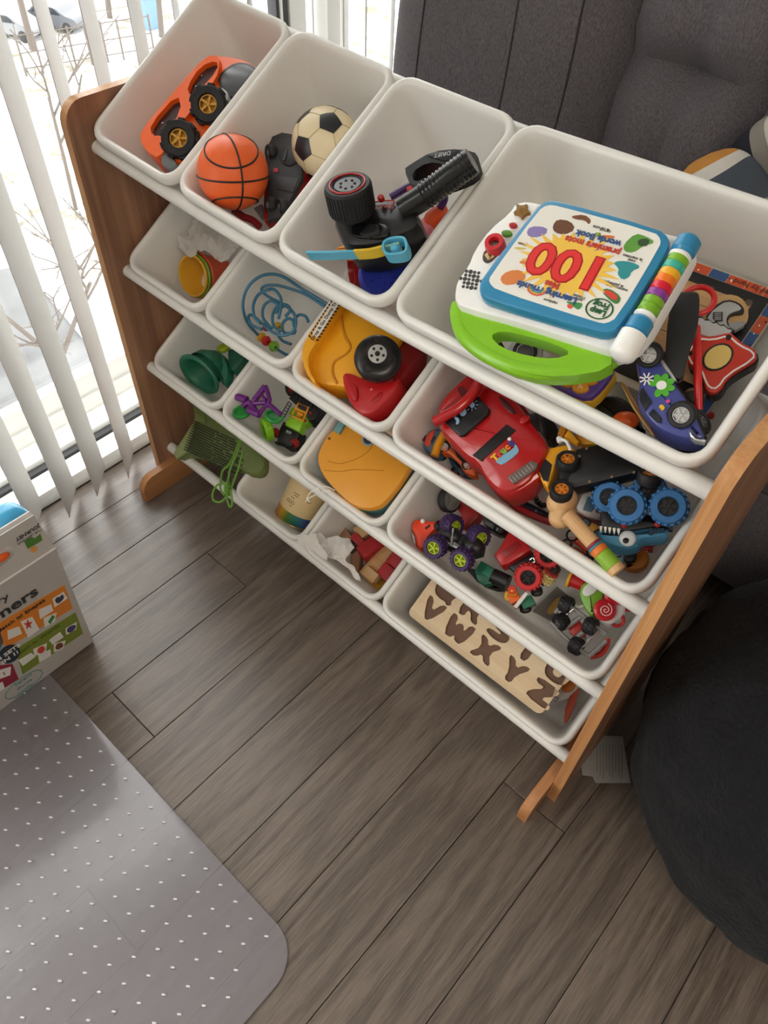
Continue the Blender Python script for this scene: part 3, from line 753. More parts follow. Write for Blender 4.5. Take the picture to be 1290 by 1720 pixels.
def ribbon(t, name, mt, px, h, w, th, par=None):
    q = crom([pt(t, p, h) for p in px], 5); g = G(); R_ = []
    for i, p in enumerate(q):
        d = (q[min(i + 1, len(q) - 1)] - q[max(i - 1, 0)]).normalized(); s = Vector((-d.y, d.x, 0)) * th / 2; z = Vector((0, 0, w / 2))
        R_.append([p + s + z, p - s + z, p - s - z, p + s - z])
    return g.loft(R_).o(name, mt, par or t)
t = tt('toy_watch_band', 'light blue and yellow rubber watch band under the controller', 'toy watch', B, cC(420, 800)[0], cC(620, 780)[0], .07)
M_lb = P('#5db3d2', .45)
ribbon(t, 'band', M_lb, cC(195, 800, 300, 800, 425, 795), .075, .016, .003)
ribbon(t, 'band', P('#e9c53a', .45), cC(425, 795, 500, 790, 560, 775), .0745, .018, .0032)
ribbon(t, 'band', P('#8fbfa6', .45), cC(555, 776, 590, 770, 640, 757), .075, .016, .003)
o = ribbon(t, 'buckle', M_lb, cC(565, 760, 590, 740, 650, 732, 672, 750, 668, 800, 590, 812, 567, 790, 565, 762), .078, .018, .003)
G().ball(.0075, pt(t, cC(612, 768)[0], .076)).o('stud', M_lb, o)
t = tt('pop_fidget', 'round blue bubble disc with tiny holes in the controller bin', 'toy disc', B, cC(570, 890)[0], None, .03)
Mk = pf(t, cC(575, 893)[0], .05, .5, -.6, 30)
o = G().lathe([(0, -.004), (.030, -.004), (.033, -.002), (.036, 0), (.037, -.004), (.036, -.014), (0, -.014)], 36).o('disc', P('#2b3aa8', .35), t, Mk)
for k in range(14): G().cyl(.0012, -.0042, -.0035, 8, M=T((.011 * math.cos(k * .9) * (1 + k % 2), .011 * math.sin(k * .9) * (1 + k % 2), 0))).o('pin_hole', P('#141a55', .6), o)
t = tt('toy_cup', 'red plastic cup lying behind the blue disc', 'toy cup', B, cC(400, 860)[0], None, .02)
G().lathe([(0, -.045), (.022, -.045), (.028, 0), (.026, 0), (.021, -.043), (0, -.043)], 28).o('cup', M_red, t, pf(t, cC(400, 870)[0], .03, -1, .1, 80))
t = tt('flower_fidget', 'pink orange and yellow flower-shaped fidget under the controller handle', 'toy', B, cC(740, 640)[0], None, .04)
pp(t, 'petal', P('#ef8d9c', .45), cC(640, 720, 700, 640, 770, 590, 800, 640, 760, 690, 690, 745), .062, .018, .006, 2)
pp(t, 'petal', P('#ef5a25', .45), cC(740, 600, 800, 550, 860, 535, 850, 590, 790, 650, 750, 650), .064, .018, .006, 2)
pp(t, 'petal', P('#eab82f', .45), cC(540, 770, 650, 720, 730, 690, 700, 750, 640, 790, 560, 800), .058, .016, .005, 2)
pp(t, 'petal', P('#e8963b', .45), cC(310, 780, 340, 745, 430, 740, 520, 760, 400, 800), .055, .016, .005, 2)
t = tt('purple_hoop', 'dark purple plastic hoop behind the controller base', 'toy ring', B, cC(620, 500)[0], None, .05)
tubep(t, 'hoop', P('#4a2b6b', .4), cC(590, 520, 640, 490, 700, 465, 800, 480, 850, 520, 830, 570), .07, .005)
# ---- large top bin: electronic word book
B = BF[0, 3]
t = tt('word_book', 'blue and white electronic picture word book with green handle, upside down', 'electronic toy', B, cE(650, 370)[0], cE(510, 330)[0], .09)
pp(t, 'base', M_wht, cE(65, 500, 75, 440, 130, 370, 160, 290, 240, 180, 335, 105, 365, 55, 430, 45, 500, 60, 700, 120, 1225, 225, 1262, 250, 1262, 290, 1150, 480, 1010, 730, 880, 800, 800, 785, 400, 655, 95, 575, 68, 540), .082, .03, .006, 1)
pp(t, 'carry_handle', P('#84c322', .25), cE(88, 550, 78, 610, 110, 720, 220, 820, 400, 900, 600, 920, 840, 880, 845, 780, 600, 720, 400, 650, 180, 575), .07, .022, .0, 1,
   holes=[cE(240, 715, 300, 690, 420, 715, 560, 755, 650, 800, 560, 830, 430, 815, 300, 775)])
tubep(t, 'handle_rim', P('#84c322', .25), cE(92, 565, 86, 620, 120, 715, 225, 805, 400, 880, 600, 895, 780, 868, 850, 830), [.062, .062, .062, .062, .062, .061, .058, .052], .0095, 12)
cov = pp(t, 'cover', P('#2f86b3', .28), cE(188, 478, 195, 430, 470, 80, 520, 42, 590, 46, 1070, 180, 1130, 225, 1125, 290, 900, 650, 840, 700, 760, 695, 250, 545, 195, 515), .100, .015, .004, 1)
pp(t, 'page_edge', P('#d9d9d6', .6), cE(190, 490, 480, 75, 1110, 220, 880, 690, 800, 700, 210, 525), .086, .006)
stk = pp(t, 'cover_print', mat('cover_paper', '#eceae2', .3, var=.02), cE(237, 452, 245, 420, 480, 100, 525, 70, 580, 76, 1055, 205, 1085, 240, 1080, 275, 870, 625, 815, 655, 770, 648, 275, 490), .1006, .002, 0, 1)
Mt = T((0, 0, .1008))
def U(px, h=.1010): return pt(t, px, h)
# sunburst, numbers and words
ctr = U(cE(625, 365)[0]); ax = (U(cE(800, 425)[0]) - U(cE(470, 330)[0])); LX = ax.length
ang = math.degrees(math.atan2(-ax.y, -ax.x)); Mb = T(ctr) @ RZ(ang)
g = G(); st = []
for k in range(56):
    a = 2 * math.pi * k / 56; e_ = (1.0 if k % 2 == 0 else .66) * (1 + .12 * math.sin(k * 2.7)); st.append((LX * .74 * e_ * math.cos(a), LX * .54 * e_ * math.sin(a)))
g.prism(st, 0, .0003).o('sunburst', P('#f0c34d', .35), stk, Mb)
txt('100', LX * .68, P('#b01c22', .35), stk, Mb @ T((0, -.000, .0003)), bold=.0024, sx=1.12)
txt('100', LX * .68, P('#e0302f', .35), stk, Mb @ T((0, -.000, .0008)), bold=.0008, sx=1.12)
M_nv = P('#2d4f86', .4)
txt('Learning Friends', LX * .135, M_nv, stk, Mb @ T((.006, .036, .0006)), bold=.0004)
txt('Mes', LX * .13, P('#c0392b', .4), stk, Mb @ T((.004, .0265, .0009)), bold=.0004)
txt('premiers mots', LX * .135, P('#c0392b', .4), stk, Mb @ T((-.014, -.028, .0006)), bold=.0004)
txt('words Book', LX * .13, M_nv, stk, Mb @ T((-.016, -.0375, .0006)), bold=.0004)
def patch(name, col, px, it=1, h=.1012): return pp(t, name, P(col, .4), px, h, .0008, 0, it, stk)
patch('printed_shape', '#8a7bb5', cE(440, 175, 525, 180, 520, 215, 460, 232, 420, 215))
patch('printed_shape', '#6a4128', cE(550, 175, 575, 140, 640, 150, 665, 190, 610, 218, 560, 205)); patch('printed_shape', '#7a4a2c', cE(640, 125, 710, 118, 742, 145, 730, 168, 712, 145, 660, 140))
patch('printed_shape', '#5d9a3c', cE(900, 265, 960, 210, 1010, 225, 1060, 255, 1000, 270, 950, 305, 905, 300)); patch('printed_shape', '#2f4f2a', cE(970, 240, 1030, 235, 1025, 270, 975, 275), 1, .1014)
patch('printed_shape', '#d98040', cE(290, 430, 330, 395, 400, 390, 425, 430, 370, 460, 310, 465)); patch('printed_shape', '#d98040', cE(380, 350, 440, 335, 465, 355, 410, 365), 1)
patch('carrot_print', '#e07b35', cE(785, 218, 860, 222, 850, 236, 800, 232)); patch('carrot_leaf_print', '#57933a', cE(755, 208, 790, 206, 788, 224, 765, 228))
patch('spoon_print', '#d8c06a', cE(355, 280, 390, 278, 430, 284, 390, 292))
patch('coat_print', '#2c8f95', cE(850, 355, 885, 345, 940, 352, 990, 375, 940, 395, 930, 425, 895, 440, 870, 410, 880, 385))
patch('melon_print', '#3c7d3a', cE(785, 490, 830, 480, 888, 520, 880, 555, 850, 556), 1); patch('melon_print', '#d6423a', cE(795, 496, 830, 488, 876, 522, 862, 548), 1, .1014)
for i, c_ in enumerate(('#d9534a', '#e8b04c', '#6fae6b', '#5f86b8')):
    r_ = .0105 - .0017 * i; q = U(cE(478, 480)[0]); G().tube([q + Vector((r_ * math.cos(a * math.pi / 10), r_ * .8 * math.sin(a * math.pi / 10), .0002)) for a in range(0, 11)], .0008, 5).o('rainbow_print', P(c_, .4), stk)
patch('bird_print', '#3f8a4a', cE(610, 545, 660, 550, 705, 555, 680, 590, 655, 570)); patch('bird_print', '#d2573a', cE(620, 560, 650, 560, 648, 580, 628, 580), 1, .1014)
for w_, p in (('watermelon', (868, 478)), ('la pastèque', (850, 460)), ('coat', (940, 345)), ('le manteau', (945, 330)), ('carrot', (810, 198)), ('la carotte', (790, 186)), ('rainbow', (540, 545)), ("bird", (680, 535)), ("l'oiseau", (680, 522)), ('spoon', (405, 265))):
    txt(w_, .0048, M_ink, stk, T(U(cE(*p)[0])) @ RZ(ang))
q = U(cE(782, 583)[0]); Ml = T(q) @ RZ(ang)
G().torus(.0135, .0009, Ml @ S(1, .82, .3) @ T((0, 0, .001))).o('emblem_ring', P('#1f5a33', .4), stk)
txt('Leap', .0092, P('#1f5a33', .4), stk, Ml @ T((0, .0035, .0004)), bold=.0004); txt('Frog', .0092, P('#1f5a33', .4), stk, Ml @ T((0, -.0045, .0004)), bold=.0004)
# spine, bead roller
sp0, sp1 = pt(t, cE(1225, 250)[0], .098), pt(t, cE(900, 800)[0], .098)
def along(f): return sp0.lerp(sp1, f)
d = (sp1 - sp0).normalized(); Q = d.to_track_quat('Z', 'X').to_matrix().to_4x4(); LS = (sp1 - sp0).length
def capsule(a, b, r, bev): return G().cyl(r, 0, (b - a) * LS, 24, bev, T(along(a)) @ Q)
capsule(-.03, .13, .0125, .004).o('hinge', P('#2f86b3', .28), t)
capsule(.70, .84, .0125, .003).o('hinge', P('#2f86b3', .28), t)
G().lathe([(0, 0), (.0138, 0), (.0138, LS * .16), (.0128, LS * .185), (.0105, LS * .205), (.006, LS * .217), (0, LS * .22)], 28, T(along(.84)) @ Q).o('end_cap', M_wht, t)
capsule(.12, .17, .0115, .002).o('bead_holder', M_wht, t); capsule(.655, .70, .0115, .002).o('bead_holder', M_wht, t)
capsule(.15, .68, .004, .001).o('bead_axle', M_wht, t)
for i, c_ in enumerate(('#7cb32b', '#3fb39b', '#f0b22a', '#ee7a1f', '#d81f36', '#8b3f98', '#7cb32b', '#7cb32b')):
    f = .185 + .062 * i
    G().lathe([(.004, -.0052), (.0085, -.0052), (.0108, -.003), (.0108, .003), (.0085, .0052), (.004, .0052)], 24, T(along(f)) @ Q).o('bead', P(c_, .2), t)
# control buttons on the left
sm = [(math.cos(math.pi * k / 5 + .3) * (17 if k % 2 == 0 else 9), math.sin(math.pi * k / 5 + .3) * (15 if k % 2 == 0 else 8)) for k in range(10)]
c0 = cE(400, 95)[0]; pp(t, 'star_button', P('#8a6428', .35), [(c0[0] + x, c0[1] + y) for x, y in sm], .0865, .006, .0015, 1)
for p, c_, w_ in (((356, 166), '#b3282b', 7), ((325, 206), '#5a8f2e', 9)):
    c0 = cE(*p)[0]; pp(t, 'button', P(c_, .35), [(c0[0] + w_ * math.cos(k * .5), c0[1] + w_ * .55 * math.sin(k * .5)) for k in range(12)], .0865, .005, .001)
G().lathe([(.005, .0), (.006, .006), (.0105, .006), (.0115, 0), (.0115, -.006), (.005, -.006)], 24, T(pt(t, cE(268, 266)[0], .088))).o('slider_knob', P('#c8252a', .3), t)
o = pp(t, 'letter_window', P('#4c4640', .4), cE(205, 330, 215, 295, 250, 280, 285, 285, 290, 310, 240, 360, 212, 352), .0828, .002, 0, 1)
o = pp(t, 'letter_drum', P('#d4b886', .4), cE(215, 315, 240, 292, 268, 300, 262, 325, 232, 340), .0845, .003, .001, 0)
txt('b', .010, M_ink, o, T(pt(t, cE(243, 316)[0], .0848)) @ RZ(ang))
g = G()
for i in range(5):
    for j in range(6):
        p = cE(92 + 20 * j + 4 * i, 470 - 19 * i + 3 * j)[0]
        if (i - 2) ** 2 + (j - 2.5) ** 2 > 6.4: continue
        g.cyl(.0019 if (i + j) % 3 else .0026, -.001, .0004, 8, M=T(pt(t, p, .0822)))
g.o('speaker_holes', P('#3a3a3c', .6), t, None, 38, kind='stuff')
# ---- other toys in the large top bin
t = tt('number_pad_toy', 'purple and yellow toy phone with orange number keys under the word book', 'toy phone', B, cD(650, 930)[0], cD(760, 880)[0], .03)
pp(t, 'case_back', P('#e3b32c', .4), cD(535, 915, 620, 880, 770, 865, 785, 885, 740, 950, 690, 992, 620, 965), .038, .02, .004, 1)
pp(t, 'case', P('#5a3f92', .35), cD(540, 905, 620, 872, 770, 862, 778, 880, 735, 940, 690, 978, 620, 952), .045, .012, .004, 1)
for n_, p in (('3', (622, 912)), ('4', (664, 932)), ('6', (694, 905)), ('5', (655, 885))):
    c0 = cD(*p)[0]; o = pp(t, 'key', P('#e59a2c', .35), [(c0[0] + 14 * math.cos(k * .52) * (1.05), c0[1] + 9 * math.sin(k * .52)) for k in range(12)], .050, .006, .002)
    q = pt(t, c0, .0505); txt(n_, .012, P('#f7e2b0', .5), o, T(q) @ RZ(0))
t = tt('dial_toy', 'grey and black dial seen through the green handle', 'toy dial', B, cE(410, 770)[0], None, .03)
pp(t, 'plate', P('#b9b9b5', .4), cE(310, 800, 350, 745, 500, 755, 495, 825, 420, 850), .04, .01, .002)
G().torus(.0125, .0022, pf(t, cE(415, 795)[0], .044, 0, 0, 30)).o('dial_ring', M_blk, t)
G().cyl(.009, -.003, .001, 20, .001, pf(t, cE(415, 795)[0], .044, 0, 0, 30)).o('dial_face', P('#595763', .4), t)
pp(t, 'lever', M_blk, cE(270, 740, 285, 715, 310, 760, 300, 780), .045, .008, .002)
t = tt('toy_mallet', 'black round toy mallet head with an orange knob by the front wall', 'toy tool', B, cD(790, 1010)[0], None, .01)
pp(t, 'head', M_blk, cD(700, 985, 740, 950, 800, 955, 850, 1000, 870, 1060, 900, 1110, 800, 1070, 720, 1010), .03, .024, .008, 2)
G().ball(.011, pt(t, cD(815, 1045)[0], .034), (1.4, 1, .9)).o('knob', M_org, t)
t = tt('wooden_spatula', 'thin brown wooden stick with pale edge beside the purple car', 'wooden stick', B, cD(797, 915)[0], cD(905, 1090)[0], .05)
pp(t, 'blade', P('#7d5a33', .5), cD(795, 912, 815, 925, 850, 985, 880, 1030, 912, 1095, 890, 1075, 850, 1010), .05, .004, 0)
pp(t, 'edge', P('#c9974f', .5), cD(795, 912, 845, 1003, 912, 1098, 902, 1090, 838, 1000), .0515, .003, 0)
# puzzle tray
t = tt('puzzle_tray', 'wooden tool puzzle tray with orange and blue patterned border', 'puzzle', B, cG(800, 160)[0], cG(1290, 345)[0], .012)
q0, q1 = pt(t, cG(770, 150)[0], .014), pt(t, cG(1290, 335)[0], .014); q2 = pt(t, cG(870, 1215)[0], .014); e = pt(t, cG(1290, 590)[0], .014)
dx = (q1 - q0).normalized(); dy = (q2 - e).normalized()
den = dx.x * dy.y - dx.y * dy.x; r_ = e - q0; s_ = (r_.x * dy.y - r_.y * dy.x) / den; cor = q0 + dx * s_
WX, WY = .225, (q2 - cor).length + .01
def tp_(a, b): v_ = cor - dx * a + dy * b; return (v_.x, v_.y)
G().prism([tp_(0, 0), tp_(WX, 0), tp_(WX, WY), tp_(0, WY)], .002, .011).o('board', P('#d8cdb8', .5), t)
G().prism([tp_(.013, .013), tp_(WX, .013), tp_(WX, WY - .01), tp_(.013, WY - .01)], .011, .0122).o('black_frame', M_blk, t)
for k in range(7):
    y0_, y1_ = .027 + k * .0235, .027 + k * .0235 + .0228
    if y1_ > WY - .02: break
    G().prism([tp_(.027, y0_), tp_(WX, y0_), tp_(WX, y1_), tp_(.027, y1_)], .0122, .0135, .0004).o('plank', wood_mat('tray_wood%d' % k, '#b98d5e', '#cda577', 'X', .5, 3, 0, 2), t)
cols = ['#c9532c', '#34568c']
for k in range(9):
    G().prism([tp_(.001 + .0225 * k, .001), tp_(.0225 * (k + 1), .001), tp_(.0225 * (k + 1), .012), tp_(.001 + .0225 * k, .012)], .011, .0118).o('border_tile', P(cols[0] if k < 3 else cols[k % 2], .5), t)
    G().prism([tp_(.001, .013 + .0225 * k), tp_(.012, .013 + .0225 * k), tp_(.012, .0345 + .0225 * k), tp_(.001, .0345 + .0225 * k)], .011, .0118).o('border_tile', P(cols[(k + 1) % 2], .5), t)
for k in range(26):
    a_ = random.random()
    x_, y_ = (.004 + a_ * .19, .002 + random.random() * .008) if k % 2 else (.002 + random.random() * .008, .015 + a_ * .18)
    px_ = tp_(x_, y_); G().cyl(.0011, .0116, .0121, 8, M=T((px_[0], px_[1], 0))).o('border_dot', M_wht if k % 3 else M_ink, t)
v_ = tp_(.035, .0065); txt('crafted by hand ~', .0095, M_ink, t, T((v_[0], v_[1], .0120)) @ RZ(math.degrees(math.atan2(-dx.y, -dx.x))))
for p in cG(890, 358, 1155, 450): G().cyl(.0042, .0125, .0142, 12, M=T(pt(t, p, .0) * Vector((1, 1, 0)) if False else Vector((*pt(t, p, .014).xy, 0)))).o('nail', P('#5a4c40', .5), t)
t = tt('toy_wrench', 'grey wooden toy wrench with black outline on the puzzle tray', 'toy tool', B, cG(1000, 560)[0], None, .014)
pp(t, 'cutout_rim', P('#c5a06c', .5), cG(840, 540, 880, 470, 930, 410, 1010, 390, 1100, 410, 1150, 480, 1155, 570, 1110, 620, 1040, 660, 900, 640), .0165, .003, 0, 1)
pp(t, 'outline', M_blk, cG(845, 560, 905, 480, 1000, 425, 1090, 450, 1128, 500, 1115, 525, 1035, 530, 1010, 560, 1012, 600, 1060, 640, 1000, 650, 900, 620), .0215, .006, 0, 1)
pp(t, 'wrench', P('#a9abad', .4), cG(860, 560, 915, 490, 1000, 435, 1082, 458, 1112, 498, 1030, 520, 1000, 555, 1002, 600, 1030, 635, 960, 635, 880, 600), .0225, .003, .001, 1)
pp(t, 'jaw', P('#8f9193', .4), cG(1015, 590, 1130, 575, 1125, 610, 1060, 645, 1015, 620), .0225, .006, .001)
pp(t, 'worm_screw', P('#3a3a3c', .4), cG(905, 515, 975, 512, 975, 575, 925, 580, 903, 555), .0245, .004, .001)
for k in range(4): pp(t, 'thread', P('#8f9193', .4), cG(918, 525 + 13 * k, 962, 522 + 13 * k, 962, 529 + 13 * k, 918, 532 + 13 * k), .0252, .002)
t = tt('toy_saw', 'red wooden toy handsaw with yellow oval grip in the large top bin', 'toy saw', B, cG(900, 850)[0], None, .03)
hs_ = cG(800, 672, 900, 690, 1020, 655, 1060, 685, 1110, 735, 1205, 775, 1215, 850, 1120, 900, 1010, 970, 960, 1060, 900, 1085, 860, 1065, 840, 1000, 820, 935, 710, 860, 730, 740)
pp(t, 'handle_edge', M_blk, [(x + 3, y + 5) for x, y in hs_], .034, .016, 0, 1)
pp(t, 'handle', P('#c2331f', .35), hs_, .040, .008, .001, 1)
q = smooth(ol(TM[t.name], cG(810, 700, 900, 712, 1015, 680, 1090, 750, 1190, 795, 1190, 845, 1000, 955, 935, 1050, 880, 1045, 850, 990, 830, 925, 730, 850, 750, 760), .0408), 1)
G().tube([(p.x, p.y, .0404) for p in q], .0011, 5, True).o('white_line', M_wht, t)
el = [(940 + 108 * math.cos(k * .35) * .8 - 40 * math.sin(k * .35), 830 - 75 * math.cos(k * .35) * .75 - 62 * math.sin(k * .35)) for k in range(18)]
pp(t, 'grip_edge', M_blk, [cG(*p)[0] for p in [(940 + (x - 940) * 1.16, 830 + (y - 830) * 1.16) for x, y in el]], .0412, .002)
pp(t, 'grip', P('#d9bd6a', .45), [cG(*p)[0] for p in el], .0418, .002)
for p in cG(1015, 695, 742, 808): G().cyl(.003, .040, .0415, 10, M=T(Vector((*pt(t, p, .04).xy, 0)))).o('rivet', M_blk, t)
pp(t, 'blade', P('#b5b7b8', .35), cG(790, 560, 830, 555, 850, 575, 880, 575, 905, 595, 930, 592, 955, 612, 985, 612, 1010, 635, 1040, 640, 1020, 665, 880, 690, 790, 660), .036, .006, .0006)
pp(t, 'blade_teeth', M_blk, cG(785, 545, 830, 545, 845, 570, 875, 565, 900, 590, 928, 582, 955, 606, 982, 602, 1010, 628, 1050, 640, 1030, 655, 800, 575), .0345, .006)
t = tt('paddle', 'worn black wooden paddle standing between the book and the saw', 'toy tool', B, cG(690, 400)[0], cG(620, 960)[0], .05)
pad = cG(583, 640, 600, 520, 612, 420, 645, 382, 780, 372, 812, 400, 808, 520, 790, 660, 740, 760, 720, 880, 690, 985, 600, 970, 570, 860)
pp(t, 'edge', P('#6a5238', .6), pad, .066, .010, 0, 1, grow=1.012); pp(t, 'face', P('#1d1e20', .45), pad, .0675, .008, .001, 1)
t = tt('toy_screwdriver', 'red plastic stick with a ring end lying over the saw', 'toy tool', B, cG(800, 600)[0], cG(805, 1190)[0], .05)
tubep(t, 'shaft', P('#c91f1f', .3), cG(790, 620, 795, 800, 800, 1000, 805, 1200), [.05, .054, .05, .04], .0042, 10)
G().torus(.0165, .0032, T(pt(t, cG(800, 435)[0], .05))).o('ring', P('#c91f1f', .3), t)
t = tt('wooden_wedge', 'dark brown wooden toy handle piece under the purple car', 'toy tool', B, cG(780, 1080)[0], None, .02)
pp(t, 'wedge', P('#3c3631', .5), cG(700, 1080, 730, 1055, 830, 1040, 862, 1080, 830, 1130, 760, 1150), .036, .018, .003, 1)
pp(t, 'wedge_rim', P('#6d5b45', .5), cG(705, 1075, 735, 1050, 835, 1035, 868, 1080, 840, 1120, 850, 1080, 825, 1052), .037, .005)
t = tt('black_block', 'black rounded toy base in the front corner of the large top bin', 'toy part', B, cG(620, 1440)[0], None, .005)
pp(t, 'base', M_blk, cG(530, 1350, 640, 1390, 800, 1420, 830, 1470, 790, 1510, 700, 1500, 560, 1440), .02, .018, .004, 1)
t = tt('red_ball', 'tiny red bead by the purple car wheel', 'bead', B, cG(886, 1255)[0], None, .015); G().ball(.0045, (0, 0, .006)).o('bead', M_red, t)
# beetle car
t = tt('flower_car', 'purple-blue toy beetle car with a green flower, tipped on its side', 'toy car', B, cG(450, 815)[0], cG(675, 1235)[0], .05)
M_bt = P('#474f95', .22)
bo = cG(362, 840, 375, 775, 430, 738, 490, 748, 530, 800, 560, 850, 640, 1000, 720, 1110, 800, 1260, 850, 1370, 840, 1400, 740, 1405, 640, 1385, 520, 1330, 445, 1255, 395, 1180, 372, 1095, 395, 1010, 390, 930)
pp(t, 'body', M_bt, bo, .066, .036, .007, 1)
pp(t, 'fender', M_bt, cG(368, 850, 380, 775, 440, 742, 505, 770, 530, 850, 510, 900, 440, 905, 385, 900), .070, .012, .004, 1)
pp(t, 'fender', M_bt, cG(575, 1200, 620, 1150, 700, 1150, 760, 1220, 770, 1300, 700, 1340, 620, 1310, 580, 1260), .070, .012, .004, 1)
pp(t, 'chassis', P('#141416', .4), cG(515, 880, 560, 860, 700, 1080, 810, 1230, 865, 1390, 830, 1400, 740, 1250, 620, 1080), .052, .03, .003)
pp(t, 'sill', M_sil, cG(525, 850, 550, 840, 640, 970, 655, 1000, 625, 985), .0685, .006, .001)
pp(t, 'bumper', M_sil, cG(735, 1335, 755, 1345, 790, 1390, 860, 1405, 850, 1425, 780, 1415, 745, 1385), .070, .01, .002)
for w_ in (cG(390, 1120, 420, 1050, 470, 1130, 480, 1150, 430, 1205), cG(455, 1225, 490, 1190, 550, 1260, 545, 1290, 510, 1280), cG(388, 1090, 410, 1042, 425, 1055, 400, 1110)):
    pp(t, 'window', P('#20252c', .15), w_, .0672, .004, .0005, 0)
fc = pt(t, cG(545, 1030)[0], .0668)
for k in range(8):
    a_ = k * math.pi / 4; v_ = fc + Vector((math.cos(a_), math.sin(a_), 0)) * .0088
    if k in (6,): continue
    G().cyl(1, -.0004, .0006, 14, M=T(v_) @ RZ(math.degrees(a_)) @ S(.0052, .0036, 1)).o('flower_petal', P('#56b234', .35), t)
G().cyl(.0052, -.0004, .001, 16, M=T(fc)).o('flower_centre', M_wht, t)
for k in range(8): G().box((.0045, 0, 0), (.006, .0014, .001), M=T(pt(t, cG(442, 985)[0], .067)) @ RZ(45 * k)).o('daisy_petal', M_wht, t)
pp(t, 'heart', P('#eac321', .35), cG(525, 1180, 540, 1160, 560, 1168, 572, 1190, 545, 1210, 545, 1195), .0675, .001, 0, 1)
G().cyl(.0022, -.0004, .0006, 12, M=T(pt(t, cG(590, 1142)[0], .067))).o('pink_dot', P('#d94f95', .35), t)
for p in cG(452, 818, 680, 1238): wheel(t, pf(t, p, .078, -.6, .3, 14), .0140, .012, M_tyre, M_sil, .62, 0, 6)
for p in cG(600, 875, 838, 1275): wheel(t, pf(t, p, .045, .8, -.4, 50), .0145, .011, M_tyre, M_grey, .5, 0, 5)
# ================================================================ second row
B = BF[1, 0]
cups = [('#e9b43a', 'yellow stacking cup, innermost of the nested cups', .0350, 0.), ('#7fa63a', 'green stacking cup between the yellow and the red one', .0370, -.006), ('#d9552f', 'orange-red stacking cup, outermost of the nested cups', .0390, -.013)]
cwp = wpt(B, cH(440, 514)[0], .045)
Mc = facing(cwp, -1, .12, 44)
for c_, lb, r_, dz in cups:
    M = Mc @ T((0, 0, dz)); t = thing('stacking_cup', lb, 'cup', M, 'nested stacking cups'); TM[t.name] = M
    b_ = -.060
    G().lathe([(0, b_), (r_ * .72, b_), (r_ * .97, -.006), (r_ * 1.06, -.004), (r_ * 1.08, -.001), (r_ * 1.04, .001), (r_ * .97, 0), (r_ * .93, -.004), (r_ * .68, b_ + .002), (0, b_ + .002)], 36).o('cup', P(c_, .35), t)
t = tt('tissue_bag', 'crumpled white tissue bag behind the stacking cups', 'bag', B, cH(520, 300)[0], None, .03)
crumple(ol(TM[t.name], cH(362, 285, 415, 270, 430, 225, 490, 150, 620, 160, 760, 290, 720, 330, 680, 400, 650, 440, 560, 395, 480, 360, 405, 392, 375, 370), .045), .045, .0012, .02, 3).o('sheet', M_tis, t)
# ---- wire maze
B = BF[1, 1]
t = tt('wire_maze', 'blue wire bead maze coiled in the second row bin', 'bead maze', B, cH(930, 700)[0], None, .02)
M_wire = P('#3f7593', .3)
for px, h in ((cH(835, 868, 770, 790, 745, 690, 770, 590, 840, 522, 920, 503, 1000, 525, 1100, 592, 1200, 652, 1260, 690), [.035, .07, .10, .118, .118, .112, .10, .085, .075, .07]),
              (cH(1240, 700, 1150, 640, 1080, 607, 960, 572, 880, 574, 858, 602, 900, 640, 980, 680, 1045, 730, 1065, 790, 1045, 850, 985, 872, 920, 850, 860, 800, 800, 750, 778, 765, 800, 810, 860, 835), .072),
              (cH(905, 595, 840, 625, 808, 690, 815, 760, 850, 800), .09), (cH(880, 600, 930, 595, 970, 640, 975, 700, 960, 770), .085),
              (cH(960, 690, 910, 665, 870, 700, 865, 760, 890, 800, 920, 830), .075), (cH(990, 700, 950, 700, 925, 750, 930, 810, 970, 850), .07),
              (cH(1060, 790, 1020, 770, 985, 800, 990, 850, 1030, 860, 1060, 850, 1050, 790, 1080, 750, 1120, 755, 1140, 790), .062),
              (cH(960, 875, 985, 905, 1035, 925), .03), (cH(930, 940, 990, 980, 1040, 1000), .018), (cH(1000, 760, 1030, 720, 1010, 690, 970, 690, 945, 740), .075)):
    tubep(t, 'wire', M_wire, px, h, .0026, 8)
for p, c_, r_, h in (((858, 885), '#e5a828', .0085, .022), ((886, 905), '#c92a2a', .009, .024), ((932, 937), '#7fb52f', .0095, .022), ((888, 822), '#b8352e', .0075, .02), ((956, 818), '#e5b02c', .0075, .024)):
    q = pt(t, cH(*p)[0], h); G().lathe([(.0025, -.7 * r_), (r_ * .75, -.65 * r_), (r_, 0), (r_ * .75, .65 * r_), (.0025, .7 * r_)], 20, T(q) @ RY(70) @ RX(30)).o('bead', P(c_, .25), t)
# ---- yellow dump truck
B = BF[1, 2]
t = tt('dump_truck', 'yellow and red toy dump truck with a black wheel filling the bin', 'toy truck', B, cI(640, 560)[0], cI(500, 200)[0], .05)
pp(t, 'bed', M_yel, cI(300, 560, 320, 510, 540, 190, 700, 260, 960, 430, 1000, 520, 760, 760, 560, 880, 480, 862, 330, 850, 270, 760, 268, 640), .075, .05, .004, 1)
pp(t, 'bed_wall', M_yel, cI(212, 610, 230, 540, 270, 470, 470, 165, 545, 180, 545, 215, 320, 540, 265, 630, 270, 740, 335, 850, 300, 845, 235, 740), .092, .06, .0015, 1)
tubep(t, 'bed_crease', P('#c9851c', .4), cI(530, 250, 525, 340, 545, 470, 592, 560, 560, 620, 480, 670, 455, 720, 460, 790, 490, 850), .0752, .0022, 6)
stp = pp(t, 'sticker', P('#e7a42a', .4), cI(262, 480, 470, 175, 540, 205, 315, 530), .0930, .0016)
